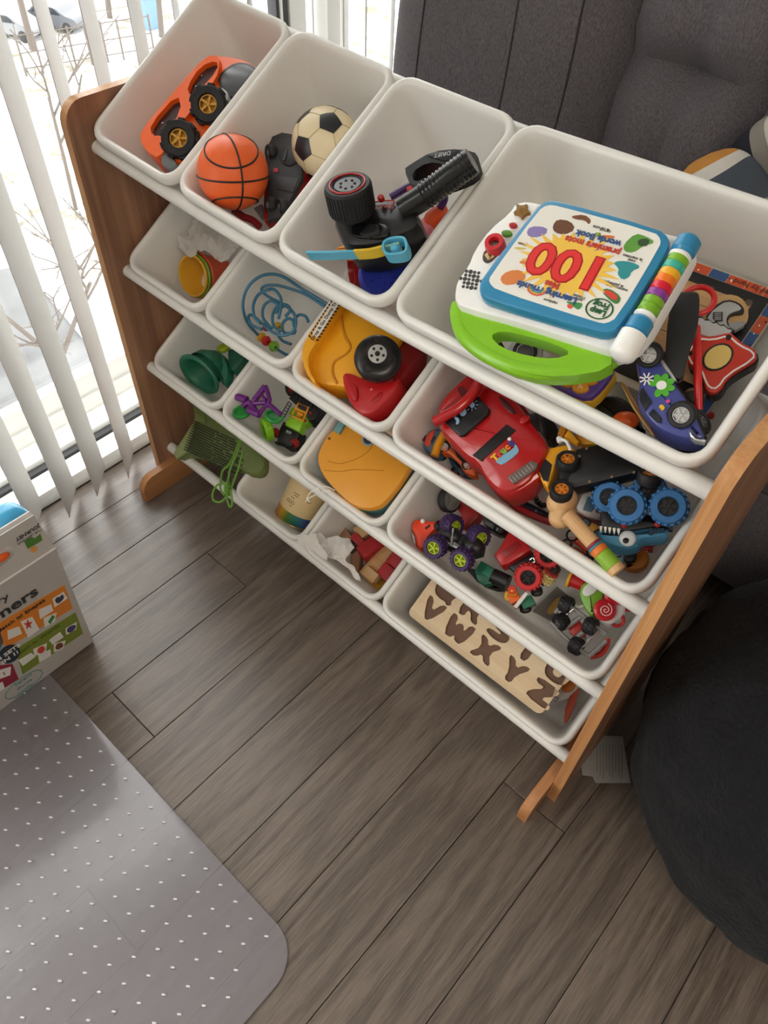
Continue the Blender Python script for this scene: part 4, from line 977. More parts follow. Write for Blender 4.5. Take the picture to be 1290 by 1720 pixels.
a_, b_ = pt(t, cI(300, 505)[0], .094), pt(t, cI(500, 190)[0], .094); d = b_ - a_; LS2 = d.length; Ms = T(a_) @ RZ(math.degrees(math.atan2(d.y, d.x)))
for k in range(13):
    for s_ in (-1, 1): G().prism([(LS2 * (k + .0) / 13, s_ * .0058), (LS2 * (k + .5) / 13, s_ * .0058), (LS2 * (k + .75) / 13, s_ * .0098), (LS2 * (k + .25) / 13, s_ * .0098)], -.001, -.0003).o('hazard_stripe', M_ink, stp, Ms)
G().prism(rrect(LS2 * .06, -.0062, LS2 * .96, .0062, .006), -.001, .0002).o('sticker_plate', P('#e9e3d8', .4), stp, Ms)
txt('Drop & Go Dump Truck', .0078, M_ink, stp, Ms @ T((LS2 * .51, 0, .0003)), bold=.0002)
Mw_ = pf(t, cI(802, 640)[0], .118, -.1, -.6, 14)
o = G().lathe([(0, -.002), (.013, -.002), (.017, 0), (.028, -.001), (.033, -.005), (.0345, -.010), (.0335, -.024), (.030, -.028), (0, -.028)], 44).o('wheel', M_blk, t, Mw_)
hb = G().cyl(.0135, -.004, .0008, 32, .0008, M=T((0, .004, 0))).o('hub', P('#b9b9b6', .35), o)
G().cyl(.0038, 0, .0013, 16, M=T((0, .004, 0))).o('hub_hole', P('#0e0e0f', .5), hb)
for k in range(5): G().cyl(.0022, 0, .0012, 12, M=T((.0088 * math.cos(k * 1.2566 + .95), .004 + .0088 * math.sin(k * 1.2566 + .95), 0))).o('hub_hole', P('#0e0e0f', .5), hb)
for x_, y_ in ((-.014, -.017), (.021, -.004), (-.006, .022)): G().torus(.0052, .0012, T((x_, y_, -.0012))).o('wheel_dimple', P('#0a0a0b', .4), o)
pp(t, 'cab', M_red, cI(520, 800, 545, 758, 600, 765, 720, 820, 900, 830, 960, 780, 960, 880, 860, 990, 770, 1078, 690, 1088, 620, 1040, 565, 960), .082, .06, .005, 1)
pp(t, 'cab_door', P('#a31418', .3), cI(745, 980, 780, 940, 830, 905, 850, 930, 800, 990, 760, 1010), .0835, .006, .002, 1)
pp(t, 'cab_side', M_red, cI(560, 870, 580, 830, 640, 860, 650, 930, 640, 990, 590, 960), .086, .008, .003, 2)
pp(t, 'hood', P('#8e1416', .35), cI(960, 530, 1010, 480, 1175, 548, 960, 870, 890, 830), .066, .04, .004, 1)
wheel(t, pf(t, cI(850, 1000)[0], .035, .3, .6, 60), .024, .02, M_tyre, M_grey, .5)
txt('e', .008, P('#e8a0a0', .4), t, T(pt(t, cI(757, 893)[0], .0825)) @ RZ(200))
t = tt('spiky_toy', 'teal bumpy rubber toy peeking out behind the dump truck', 'toy', B, cI(1000, 470)[0], None, .06)
g = G().ball(.022, (0, 0, .07), (1.3, .8, .6))
for k in range(26): g.ball(.0042, (.0275 * math.cos(k * 2.4) * math.sin(.4 + k * .045), .018 * math.sin(k * 2.4) * math.sin(.4 + k * .045), .07 + .0135 * math.cos(.4 + k * .045)), n=8)
g.o('body', P('#3f8a94', .5), t)
# ---- large bin: red truck and vehicles
B = BF[1, 3]
t = tt('red_truck', 'big glossy red toy truck with black panel and grey grille', 'toy truck', B, cL(640, 620)[0], cL(900, 850)[0], .06)
M_rt = P('#b5161a', .2, coat=.4)
pp(t, 'body', M_rt, cL(400, 580, 372, 520, 440, 450, 680, 225, 790, 250, 900, 340, 1010, 480, 1145, 670, 1105, 760, 1060, 850, 1000, 930, 870, 1000, 780, 980, 690, 890, 640, 790, 560, 745, 480, 660), .082, .065, .014, 1)
pp(t, 'cab_rear', P('#a31519', .3), cL(375, 440, 410, 360, 520, 250, 605, 172, 690, 210, 640, 290, 520, 380, 440, 460, 400, 460), .075, .04, .006, 1)
pp(t, 'rear_vent', P('#5c0c0f', .4), cL(510, 300, 545, 270, 585, 310, 550, 350), .0765, .003, 0, 1)
tubep(t, 'visor', M_rt, cL(360, 520, 430, 480, 530, 420, 620, 330, 670, 240, 690, 212), [.094, .096, .097, .097, .096, .094], .0075, 10)
pp(t, 'windshield', P('#1b1c1e', .3), cL(430, 520, 540, 430, 640, 322, 735, 430, 725, 465, 560, 610, 530, 612), .0885, .01, .003, 0)
for nm, px in (('person_icon', cL(490, 490, 510, 482, 530, 500, 528, 530, 505, 538, 512, 512)), ('speaker_icon', cL(530, 470, 545, 440, 575, 430, 580, 460, 555, 482)), ('sun_icon', cL(595, 400, 610, 382, 635, 390, 632, 415, 610, 428))):
    pp(t, nm, P('#8fb4da', .4), px, .0893, .001, 0, 1)
q = pt(t, cL(613, 403)[0], .0893)
for k in range(9): G().box((.0078, 0, 0), (.003, .0009, .0006), M=T(q) @ RZ(40 * k)).o('sun_ray', P('#8fb4da', .4), t)
pp(t, 'hood_slot', P('#131314', .35), cL(618, 742, 850, 533, 915, 575, 680, 782), .0835, .004, .001, 0)
gr = pp(t, 'grille', P('#6b5f5a', .3), cL(853, 892, 1015, 778, 1062, 800, 1050, 835, 900, 938), .0838, .005, .001, 0)
for k in range(8):
    f = k / 8; a_ = (862 + f * 160, 900 - f * 112); pp(t, 'grille_slat', P('#8f8681', .25, metal=.3), cL(a_[0], a_[1], a_[0] + 12, a_[1] - 9, a_[0] + 40, a_[1] + 22, a_[0] + 28, a_[1] + 32), .0848, .002, .0004, 0, gr)
stk2 = pp(t, 'sticker', P('#7fb3cf', .4), cL(775, 790, 785, 765, 900, 700, 905, 660, 935, 705, 925, 735, 820, 812, 795, 800), .0832, .0012, 0, 1)
a_, b_ = pt(t, cL(775, 780)[0], .0838), pt(t, cL(910, 660)[0], .0838); d = b_ - a_; an = math.degrees(math.atan2(d.y, d.x))
for ch, c_, f in (('T', '#f0c030', .06), ('r', '#d9432f', .26), ('u', '#7ab648', .46), ('c', '#e8862a', .66), ('k', '#3a3f8f', .88)):
    txt(ch, .0125, P(c_, .4), stk2, T(a_.lerp(b_, f) + Vector((0, 0, .0006))) @ RZ(an) @ T((0, .003, 0)), bold=.0008)
G().ball(.0028, pt(t, cL(870, 635)[0], .0835)).o('white_dot', M_wht, stk2)
pp(t, 'side_window', P('#4a1517', .15), cL(790, 330, 850, 370, 925, 460, 890, 470, 810, 400), .0835, .004, .001, 1)
pp(t, 'mirror', M_rt, cL(930, 500, 960, 465, 1005, 470, 1010, 500, 970, 530, 940, 530), .088, .014, .004, 1)
tubep(t, 'bumper', M_rt, cL(800, 970, 880, 985, 960, 950, 1060, 880), .068, .006, 8)
pp(t, 'side_skirt', P('#9b1216', .3), cL(840, 300, 900, 320, 1015, 470, 990, 480, 900, 370), .066, .05, .003)
wheel(t, pf(t, cL(1090, 560)[0], .055, .9, -.2, 66), .022, .02, M_tyre, M_grey, .55)
wheel(t, pf(t, cL(540, 720)[0], .03, -.9, .5, 70), .020, .02, M_tyre, M_grey, .55)
t = tt('small_truck', 'small blue toy truck with orange windscreen beside the red truck', 'toy truck', B, cL(340, 640)[0], None, .02)
pp(t, 'body', P('#4f7591', .35), cL(288, 640, 300, 600, 340, 565, 400, 562, 425, 600, 390, 740, 330, 735, 285, 690), .045, .03, .005, 1)
pp(t, 'windscreen', P('#dc4f2f', .35), cL(288, 668, 315, 600, 358, 568, 362, 590, 325, 690), .0465, .003, .001)
pp(t, 'grille', P('#20313f', .4), cL(330, 650, 355, 610, 368, 620, 345, 665), .0465, .003, .001)
pp(t, 'roof_lamp', P('#9d2b2b', .4), cL(272, 640, 290, 590, 305, 590, 290, 640), .04, .01, .002)
tubep(t, 'boom', P('#eaa31c', .35), cL(362, 750, 385, 680, 430, 600), .05, .0065, 10)
def race_car(lb, B, wp, outline, col, h, wr, hubc):
    t = tt('race_car', lb, 'toy car', B, wp[0], wp[1], h, None, 'small toy race cars')
    pp(t, 'body', P(col, .28), outline, h, .018, .003, 1)
    for p in wp: wheel(t, pf(t, p, h + .003, -.3, .2, 12), wr, .008, M_tyre, P(hubc, .25), .68, 0, 6)
    return t
race_car('small orange race car on its side below the red truck', B, cL(427, 688, 585, 810), cL(392, 690, 420, 650, 455, 655, 475, 700, 530, 760, 560, 755, 570, 775, 615, 770, 650, 870, 630, 890, 560, 860, 530, 800, 450, 725, 410, 735), '#ef6a22', .032, .0088, '#d9d9d9')
t = tt('blue_car', 'dark blue toy car half hidden under the orange race car', 'toy car', B, cL(480, 800)[0], cL(600, 880)[0], .01)
pp(t, 'body', P('#33506f', .35), cL(440, 720, 500, 760, 540, 830, 640, 890, 560, 890, 480, 830), .018, .014, .003, 1)
pp(t, 'bumper', M_grey, cL(520, 840, 555, 870, 560, 890, 530, 870), .02, .01, .001)
wheel(t, pf(t, cL(405, 755)[0], .016, -.5, .5, 50), .008, .008, M_tyre, M_grey); wheel(t, pf(t, cL(500, 860)[0], .012, -.5, .5, 50), .008, .008, M_tyre, M_grey)
t = tt('toy_boat', 'red and navy toy boat lying flat near the front wall', 'toy boat', B, cL(840, 1010)[0], cL(1190, 1190)[0], .02)
pp(t, 'hull', P('#b01d22', .35), cL(835, 1030, 860, 1010, 1000, 1080, 1180, 1170, 1195, 1195, 1160, 1215, 1020, 1165, 870, 1090), .018, .014, .003, 1)
pp(t, 'deck', P('#1f2b3f', .3), cL(838, 1012, 870, 1005, 1020, 1070, 1190, 1160, 1190, 1185, 1020, 1115, 860, 1040), .028, .012, .003, 1)
for p in cL(905, 1040, 1050, 1120): G().ball(.0025, pt(t, p, .029)).o('rivet', P('#5a6d85', .3), t)
t = tt('toy_chain', 'short black toy chain hanging beside the yellow dump truck', 'chain', B, cL(1050, 1040)[0], None, .02)
cp = crom([pt(t, p, h) for p, h in zip(cL(1020, 925, 1035, 1000, 1060, 1060, 1100, 1085, 1155, 1065), (.05, .04, .03, .025, .03))], 4)
for i, p in enumerate(cp[:-1]):
    d = (cp[i + 1] - p).normalized(); G().torus(.0032, .0009, T(p) @ d.to_track_quat('X', 'Z').to_matrix().to_4x4() @ RX(90 * (i % 2)) @ S(1.35, 1, 1), 14, 6).o('link', M_blk, t)
# ---- overturned yellow and black dumper
t = tt('mini_dumper', 'overturned yellow and black toy dump truck with orange hubs', 'toy truck', B, cM(300, 520)[0], cM(780, 440)[0], .06)
pp(t, 'chassis', P('#131315', .4), cM(355, 375, 540, 335, 790, 420, 800, 520, 740, 545, 340, 645, 285, 610, 270, 500, 320, 480), .075, .03, .004, 0)
for p in cM(425, 378, 375, 430, 445, 602, 595, 570, 745, 540): G().cyl(.0018, 0, .0015, 10, M=T(pt(t, p, .075))).o('screw', P('#a98a60', .3, metal=.6), t)
pp(t, 'cab', M_yel, cM(108, 410, 170, 370, 290, 345, 345, 380, 270, 470, 215, 480, 190, 560, 165, 650, 120, 600, 92, 540), .07, .034, .004, 0)
pp(t, 'cab_window', P('#1c1c1e', .3), cM(115, 420, 190, 485, 165, 600, 130, 590, 105, 530), .0712, .003)
pp(t, 'cab_roof_rack', P('#c9861c', .35), cM(225, 280, 260, 180, 290, 190, 285, 260, 260, 300), .06, .012, .002)
pp(t, 'bed', M_yel, cM(330, 200, 420, 210, 640, 300, 640, 345, 390, 350, 355, 300), .062, .02, .003)
pp(t, 'bed_floor', P('#7a4a2c', .5), cM(365, 210, 430, 215, 560, 280, 390, 300), .0632, .003)
pp(t, 'arm', M_yel, cM(270, 290, 300, 245, 380, 330, 360, 345), .072, .012, .002)
tubep(t, 'front_axle', M_blk, cM(300, 480, 270, 600), .068, .010, 10)
for p, a, dy_ in ((cM(298, 440)[0], 40, -1), (cM(257, 645)[0], 35, -.8), (cM(855, 540)[0], 62, -.8)): wheel(t, pf(t, p, .085, .15, dy_, a), .0148, .015, M_tyre, P('#e08a2c', .35), .6, 0, 6)
t = tt('cable_tie', 'small white plastic tie on the yellow dump truck cab', 'cable tie', B, cM(240, 310)[0], None, .06)
pp(t, 'lock', M_wht, cM(215, 300, 235, 285, 265, 300, 262, 325, 225, 335), .085, .006, .002, 1)
tubep(t, 'strap', M_wht, cM(255, 315, 290, 330, 315, 385), [.084, .086, .08], .0022)
pp(tt('black_car', 'black toy car behind the red truck in the second row', 'toy car', B, cM(110, 240)[0], None, .02), 'body', P('#202124', .35), cM(60, 170, 160, 140, 240, 240, 225, 300, 170, 330, 100, 270), .05, .03, .004, 1)
# ---- wooden mallet
t = tt('wooden_rattle', 'wooden rattle stick with maroon, orange and green stripes', 'wooden toy', B, cM(300, 830)[0], cM(630, 1210)[0], .06)
G().ball(.0185, pt(t, cM(258, 730)[0], .056), (1.0, 1.15, 1)).ball(.0175, pt(t, cM(262, 830)[0], .050), (.95, 1.1, 1)).o('head', M_nat, t)
ha, hb_ = pt(t, cM(290, 820)[0], .074), pt(t, cM(640, 1212)[0], .066); Qh = (hb_ - ha).to_track_quat('Z', 'Y').to_matrix().to_4x4(); Lh = (hb_ - ha).length
for nm, a_, b_, mt_ in (('handle', 0, .52, M_nat), ('stripe', .52, .555, P('#8f2340', .4)), ('stripe', .555, .59, P('#2f8295', .4)), ('stripe', .59, .68, P('#e2762a', .4)), ('stripe', .68, .91, P('#86b22f', .4)), ('tip', .91, 1.0, M_nat)):
    G().cyl(.0098 + .0012 * (a_ > .5), a_ * Lh, b_ * Lh, 24, .0008, T(ha) @ Qh).o(nm, mt_, t)
t = tt('white_van', 'white toy van with blue window behind the blue monster truck', 'toy car', B, cM(430, 770)[0], None, .02)
pp(t, 'body', M_wht, cM(345, 790, 370, 720, 400, 670, 470, 685, 530, 740, 525, 860, 430, 840), .045, .03, .005, 1)
pp(t, 'window', P('#6d97b0', .2), cM(398, 790, 432, 700, 480, 712, 480, 780, 455, 808), .0462, .003, .001)
pp(t, 'stripe', P('#7c1d22', .4), cM(345, 800, 430, 845, 525, 868, 525, 880, 425, 860), .04, .02, 0)
pp(t, 'logo', P('#b4532f', .4), cM(485, 785, 512, 790, 510, 815, 485, 808), .0462, .001)
# ---- blue monster truck
t = tt('monster_truck', 'blue beast-headed monster truck with big blue tyres, upside down', 'toy truck', B, cM(700, 880)[0], cM(960, 880)[0], .05)
M_bb = P('#3f87ab', .35); M_bt2 = P('#2f6ea8', .5)
pp(t, 'body', M_bb, cM(500, 950, 510, 905, 560, 925, 680, 930, 780, 890, 900, 905, 985, 905, 975, 965, 880, 985, 800, 985, 760, 1040, 680, 1055, 600, 1040, 530, 1005), .062, .04, .008, 1)
pp(t, 'chassis', P('#17181b', .4), cM(515, 800, 560, 790, 620, 830, 800, 810, 880, 830, 1010, 880, 1010, 900, 900, 905, 700, 935, 560, 925, 520, 900), .066, .03, .004, 0)
for k in range(5): G().lathe([(.0022, 0), (.0016, .004), (0, .009)], 10, T(pt(t, cM(522 + 30 * k, 905 + 4 * k)[0], .068)) @ RX(85) @ RZ(0)).o('tooth', P('#e9e6da', .35), t)
G().ball(.0105, pt(t, cM(702, 985)[0], .062), (1, 1, .45)).o('eye', P('#dfe3e3', .25), t); G().ball(.0038, pt(t, cM(690, 1000)[0], .0675), (1, 1, .5)).o('pupil', M_ink, t)
for k in range(7): G().ball(.0042, pt(t, cM(600 + 26 * k, 1040 - 3 * abs(k - 4) * 2)[0], .055), (1, 1, .8), n=10).o('frill', M_bb, t)
for k in range(9): G().cyl(.0022, 0, .001, 8, M=T(pt(t, cM(860 + 26 * (k % 4), 925 + 16 * (k // 4))[0], .0622)) @ S(1.3, .8, 1)).o('spot', P('#1e3a4a', .4), t)
tubep(t, 'strut', M_sil, cM(820, 735, 850, 800), .082, .0014)
for p in cM(680, 892, 905, 890): G().ball(.004, pt(t, p, .068)).o('red_joint', M_red, t)
for p, h, r_ in ((cM(575, 705)[0], .070, .021), (cM(845, 665)[0], .070, .021), (cM(697, 762)[0], .095, .0222), (cM(978, 768)[0], .095, .0222)):
    wheel(t, pf(t, p, h, -.1, -.1, 6), r_, .022, M_bt2, P('#141416', .3), .52, 18, 6)
race_car('small neon orange race car beside the wooden rattle', B, cM(327, 965, 465, 1080), cM(290, 950, 320, 915, 365, 940, 390, 985, 445, 1050, 490, 1075, 490, 1105, 430, 1090, 350, 1010, 300, 985), '#f0512a', .03, .0088, '#d6d6d6')
race_car('pale red translucent toy car in the front of the second row bin', B, cM(290, 1022, 435, 1122), cM(320, 1050, 350, 1035, 430, 1090, 450, 1120, 520, 1180, 560, 1190, 540, 1220, 440, 1160, 350, 1090), '#cf7a66', .014, .007, '#c6bdb4')
t = tt('blue_boat', 'light blue toy boat with a dark line under the rattle', 'toy boat', B, cM(610, 1090)[0], None, .02)
pp(t, 'hull', P('#8fb1c2', .35), cM(540, 1050, 580, 1035, 680, 1095, 670, 1140, 640, 1160, 560, 1100), .03, .02, .004, 1)
tubep(t, 'line', M_ink, cM(590, 1085, 620, 1110, 660, 1105), .0305, .0011)
t = tt('orange_toy', 'orange-brown toy animal lying in the front corner of the second row', 'toy', B, cM(770, 1130)[0], None, .01)
pp(t, 'body', P('#cf7a22', .45), cM(660, 1165, 740, 1140, 770, 1060, 830, 1060, 850, 1110, 830, 1170, 760, 1205, 690, 1190), .025, .02, .006, 2)
pp(t, 'hind_part', P('#1a1a1b', .4), cM(670, 1140, 690, 1060, 755, 1045, 765, 1100, 740, 1145), .038, .018, .004, 1)
t = tt('toy_gate', 'small red toy frame behind the monster truck tail', 'toy part', B, cM(850, 1010)[0], None, .02)
for px in (cM(780, 1000, 860, 1030, 940, 980), cM(790, 1010, 790, 1050, 860, 1050), cM(855, 1030, 855, 1080)): tubep(t, 'bar', M_red, px, .035, .0035)
race_car('yellow and blue toy car behind the wooden rattle', B, cM(415, 880, 500, 960), cM(400, 880, 440, 865, 500, 890, 520, 940, 500, 985, 440, 940), '#d9a03a', .04, .007, '#5a6d85')
# ================================================================ third row
B = BF[2, 0]
t = tt('watering_can', 'dark green plastic watering can head with wide lip lying in the bin', 'watering can', B, cJ(400, 400)[0], None, .03)
M_gr = P('#2f7a5f', .45)
Mk = pf(t, cJ(385, 402)[0], .062, -.72, .70, 60)
G().lathe([(.036, -.014), (.040, -.007), (.046, -.004), (.048, 0), (.0465, .003), (.041, .003), (.037, 0), (.033, -.010), (.030, -.03), (.018, -.048), (0, -.052), (0, -.056), (.020, -.053), (.034, -.036), (.038, -.02)], 40).o('bell', M_gr, t, Mk)
pp(t, 'collar', M_gr, cJ(420, 250, 480, 235, 545, 290, 570, 380, 530, 480, 480, 380), .05, .025, .008, 2)
pp(t, 'tank', P('#23614a', .45), cJ(560, 225, 680, 270, 640, 340, 580, 395, 555, 300), .05, .04, .006, 1)
pp(t, 'spout_tip', P('#93a81f', .4), cJ(478, 240, 520, 205, 565, 195, 568, 235, 520, 265), .068, .008, .003, 1)
# ---- small vehicles
B = BF[2, 1]
t = tt('purple_tricycle', 'purple toy bicycle frame with green wheels in the third row', 'toy bike', B, cJ(700, 600)[0], None, .03)
M_pu = P('#6b1f7c', .35)
for px, r_ in ((cJ(608, 535, 680, 560), .0075), (cJ(670, 545, 690, 580, 800, 575), .0045), (cJ(725, 565, 795, 475), .006), (cJ(795, 475, 822, 560, 800, 600), .0045), (cJ(800, 590, 750, 655), .004), (cJ(655, 605, 700, 575, 745, 650), .0055), (cJ(690, 620, 760, 650), .007), (cJ(810, 580, 890, 650), .0045), (cJ(760, 520, 800, 560), .003)):
    tubep(t, 'frame_tube', M_pu, px, .088, r_, 8, 2)
for p, dx_ in ((cJ(648, 628)[0], -.3), (cJ(852, 655)[0], .2)):
    G().lathe([(0, -.003), (.012, -.003), (.013, .001), (.0165, .001), (.018, -.002), (.0165, -.006), (0, -.006)], 28).o('wheel', P('#2f9e46', .35), t, pf(t, p, .078, dx_, -.9, 46))
B2 = B
t = tt('lime_tyre', 'bright lime green toy tyre with square tread', 'toy wheel', B, cJ(810, 745)[0], None, .02)
wheel(t, pf(t, cJ(782, 748)[0], .062, -.9, .25, 70), .0215, .015, P('#8fcf2a', .45), P('#6aa31c', .4), .55, 14, 5, 'tyre')
t = tt('toy_tractor', 'lime and yellow toy tractor cab on a black chassis', 'toy tractor', B, cJ(960, 700)[0], None, .03)
pp(t, 'chassis', P('#141416', .4), cJ(865, 815, 880, 740, 905, 690, 1010, 750, 1000, 790, 960, 845, 920, 850), .045, .03, .003, 0)
pp(t, 'hood', P('#8fc62e', .35), cJ(912, 710, 935, 655, 1030, 690, 1005, 758), .058, .02, .004, 0)
pp(t, 'hood_side', P('#77ab22', .35), cJ(935, 640, 960, 600, 1070, 640, 1060, 700, 1030, 720), .05, .02, .003, 0)
for px in (cJ(962, 650, 1000, 580, 1062, 605, 1028, 690, 962, 660), cJ(985, 612, 1045, 640), cJ(1000, 640, 1030, 655)): tubep(t, 'cage_bar', P('#e59b26', .35), px, .072, .0022, 6, 1)
pp(t, 'seat', P('#d98a22', .35), cJ(990, 620, 1020, 630, 1010, 665, 985, 655), .062, .01, .002)
txt('909', .0085, P('#c9c9c9', .4), t, T(pt(t, cJ(938, 760)[0], .0455)) @ RZ(-22))
for p in cJ(858, 765, 975, 830): G().cyl(.009, -.006, .004, 18, .001, M=pf(t, p, .04, -.6, .6, 60)).o('red_wheel', P('#9e1f22', .35), t)
for k in range(8): G().box((0, 0, .036), (.0035, .0035, .012), M=T(Vector((*pt(t, cJ(868 + 14 * k, 828 + 4 * (k % 3))[0], .036).xy, 0)))).o('bumper_tooth', P('#141416', .4), t)
t = tt('black_truck', 'black toy truck with red details behind the tractor', 'toy truck', B, cJ(1030, 560)[0], None, .02)
pp(t, 'body', P('#17171a', .4), cJ(935, 545, 1000, 500, 1150, 585, 1100, 680, 1050, 690, 1000, 600), .06, .035, .004, 0)
wheel(t, pf(t, cJ(945, 490)[0], .065, -.6, .1, 50), .0155, .014, M_tyre, P('#a62a20', .35), .5, 12)
for k in range(6): G().box((0, 0, .061), (.004, .012, .002), M=T(Vector((*pt(t, cJ(990 + 22 * k, 545 + 14 * k)[0], .06).xy, 0)))).o('grille_bar', P('#29292c', .4), t)
for p in cJ(1075, 640, 1040, 690): G().ball(.003, pt(t, p, .061)).o('red_lamp', M_red, t)
t = tt('toy_ladder', 'dark grey toy ladder piece beside the tractor', 'toy part', B, cJ(920, 610)[0], None, .02)
la, lb_, lc, ld = (pt(t, p, .04) for p in cJ(890, 655, 938, 570, 912, 668, 955, 585))
G().tube([la, lb_], .0015, 6).o('rail', M_grey, t); G().tube([lc, ld], .0015, 6).o('rail', M_grey, t)
for k in range(6): G().tube([la.lerp(lb_, k / 5), lc.lerp(ld, k / 5)], .0011, 6).o('rung', M_grey, t)
# ---- yellow case
B = BF[2, 2]
t = tt('carry_case', 'flat yellow toy carry case with teal edge and round badge', 'toy case', B, cK(900, 700)[0], cK(1150, 650)[0], .06)
ca = cK(650, 650, 665, 590, 710, 500, 765, 450, 850, 400, 960, 420, 1100, 530, 1260, 670, 1200, 780, 1090, 920, 1030, 960, 940, 965, 860, 930, 760, 840, 680, 740)
pp(t, 'base', P('#4f7f84', .4), [(x + 3, y + 4) for x, y in ca], .062, .03, .004, 1)
pp(t, 'lid', P('#e9a02c', .38), ca, .076, .016, .005, 1)
pp(t, 'handle', P('#6d9fa3', .4), cK(752, 462, 812, 372, 850, 395, 795, 488), .082, .014, .004, 0)
o = G().cyl(.0128, -.002, .001, 28, .0006, T(pt(t, cK(985, 522)[0], .0765))).o('badge', P('#8aa3ad', .35), t)
G().cyl(.0095, -.002, .0016, 28, 0, T(pt(t, cK(985, 522)[0], .0765))).o('badge_face', P('#252f3f', .35), o)
txt('5', .012, P('#e9e3d0', .4), o, T(pt(t, cK(985, 515)[0], .0784)) @ RZ(-20), bold=.0004)
G().cyl(.0028, -.004, .0004, 14, M=T(pt(t, cK(733, 518)[0], .0762))).o('screw_hole', P('#6b4512', .6), t)
tubep(t, 'groove', P('#c47f1d', .4), cK(720, 660, 800, 678, 900, 650, 980, 600, 1010, 555), .0762, .0007, 5)
tubep(t, 'groove', P('#c47f1d', .4), cK(700, 720, 800, 728, 900, 716, 1080, 722), .0762, .0007, 5)
t = tt('white_string', 'thin white tied string hanging over the yellow case bin rim', 'string', BM[2, 2], cK(650, 850)[0], None, .004)
for px in (cK(590, 905, 610, 865, 660, 832, 720, 826, 770, 850), cK(590, 905, 640, 880, 700, 855, 740, 850), cK(592, 905, 580, 925), cK(595, 905, 605, 925)): tubep(t, 'strand', M_wht, px, .005, .0009, 5)
G().ball(.0022, pt(t, cK(593, 903)[0], .005), n=10).o('knot', M_wht, t)
# ---- large bin: monster trucks
B = BF[2, 3]
t = tt('lone_wheel', 'black toy wheel with clear grey hub against the back of the bin', 'toy wheel', B, cN(325, 165)[0], None, .04)
wheel(t, pf(t, cN(338, 168)[0], .05, .8, .1, 42), .0225, .016, M_tyre, P('#8f8c8a', .25), .8, 0, 3, 'tyre')
t = tt('orange_speeder', 'neon orange toy car with pointed nose in the monster truck bin', 'toy car', B, cN(200, 320)[0], None, .03)
pp(t, 'body', P('#f4431c', .3), cN(140, 300, 150, 265, 180, 255, 225, 268, 285, 262, 302, 290, 255, 302, 232, 325, 215, 350, 195, 402, 165, 388, 162, 340), .062, .03, .005, 1)
pp(t, 'slot', P('#3a1710', .5), cN(205, 298, 228, 282, 232, 290, 210, 306), .0635, .002)
G().ball(.0042, pt(t, cN(197, 268)[0], .064)).o('lamp', M_wht, t)
pp(t, 'underside', P('#c9c4c0', .4), cN(140, 310, 160, 340, 165, 392, 150, 360), .05, .015, .002)
wheel(t, pf(t, cN(285, 285)[0], .058, .5, -.4, 60), .010, .01, M_tyre, M_sil, .5)
t = tt('purple_tyre_truck', 'monster truck with purple tyres and lime hubs, wheels up', 'toy truck', B, cN(320, 380)[0], cN(430, 430)[0], .05)
M_pt, M_lh = P('#3c2458', .55), P('#b4c92e', .35)
pp(t, 'chassis', P('#17181b', .45), cN(255, 330, 300, 295, 400, 330, 480, 370, 470, 420, 400, 440, 330, 410, 280, 380), .06, .025, .004, 0)
for px in (cN(290, 350, 330, 380, 390, 400), cN(340, 300, 330, 380), cN(430, 350, 410, 410)): tubep(t, 'axle', M_sil, px, .066, .0022)
for k in range(7): G().tube([pt(t, cN(338 + 4 * k, 372 + 3 * k)[0], .068), pt(t, cN(346 + 4 * k, 366 + 3 * k)[0], .072)], .0009, 5).o('spring_coil', M_sil, t)
G().ball(.016, pt(t, cN(325, 335)[0], .056), (1.3, 1, .8)).ball(.016, pt(t, cN(432, 385)[0], .056), (1.2, 1, .8)).o('gearbox', P('#1c1d20', .4), t)
for p, h, a, dx_, dy_ in ((cN(355, 297)[0], .060, 40, .7, .3), (cN(476, 352)[0], .060, 35, .6, .4), (cN(243, 396)[0], .085, 32, -.8, .5), (cN(368, 455)[0], .085, 32, -.8, .5)):
    wheel(t, pf(t, p, h, dx_, dy_, a), .0178, .024, M_pt, M_lh, .6, 16, 5)
t = tt('red_pickup', 'red toy pickup with black frame in the middle of the monster truck bin', 'toy truck', B, cN(620, 400)[0], cN(690, 440)[0], .04)
pp(t, 'cab', M_red, cN(528, 425, 560, 380, 600, 312, 640, 325, 695, 370, 706, 405, 650, 440, 600, 470, 565, 480), .064, .035, .006, 0)
pp(t, 'cab_step', P('#8f1417', .3), cN(560, 410, 640, 360, 660, 385, 590, 440), .0655, .004, .001)
pp(t, 'frame', P('#151517', .4), cN(590, 475, 700, 400, 745, 440, 720, 500, 640, 520), .05, .03, .004, 0)
pp(t, 'front', P('#1b1b1d', .35), cN(470, 245, 500, 225, 590, 285, 600, 310, 560, 335, 490, 300), .056, .03, .005, 1)
G().ball(.011, pt(t, cN(562, 305)[0], .06)).o('engine', P('#0f0f10', .25), t)
t = tt('red_gear_toy', 'dark red plastic toy with toothed edge behind the purple tyres', 'toy part', B, cN(410, 230)[0], None, .02)
pp(t, 'body', P('#a3231f', .4), cN(355, 205, 375, 180, 420, 178, 470, 215, 455, 250, 400, 310, 345, 270, 380, 240), .05, .03, .004, 0)
for k in range(6): G().box((0, 0, .05), (.0045, .0045, .008), M=T(Vector((*pt(t, cN(375 + 16 * k, 183 + 7 * k)[0], .05).xy, 0)))).o('tooth', P('#a3231f', .4), t)
t = tt('toy_train', 'green and black toy locomotive beside the lego-like driver', 'toy train', B, cN(500, 520)[0], cN(590, 555)[0], .03)
pp(t, 'cab', P('#1f6a50', .35), cN(440, 500, 470, 452, 545, 495, 530, 560, 485, 570, 450, 545), .048, .03, .003, 0)
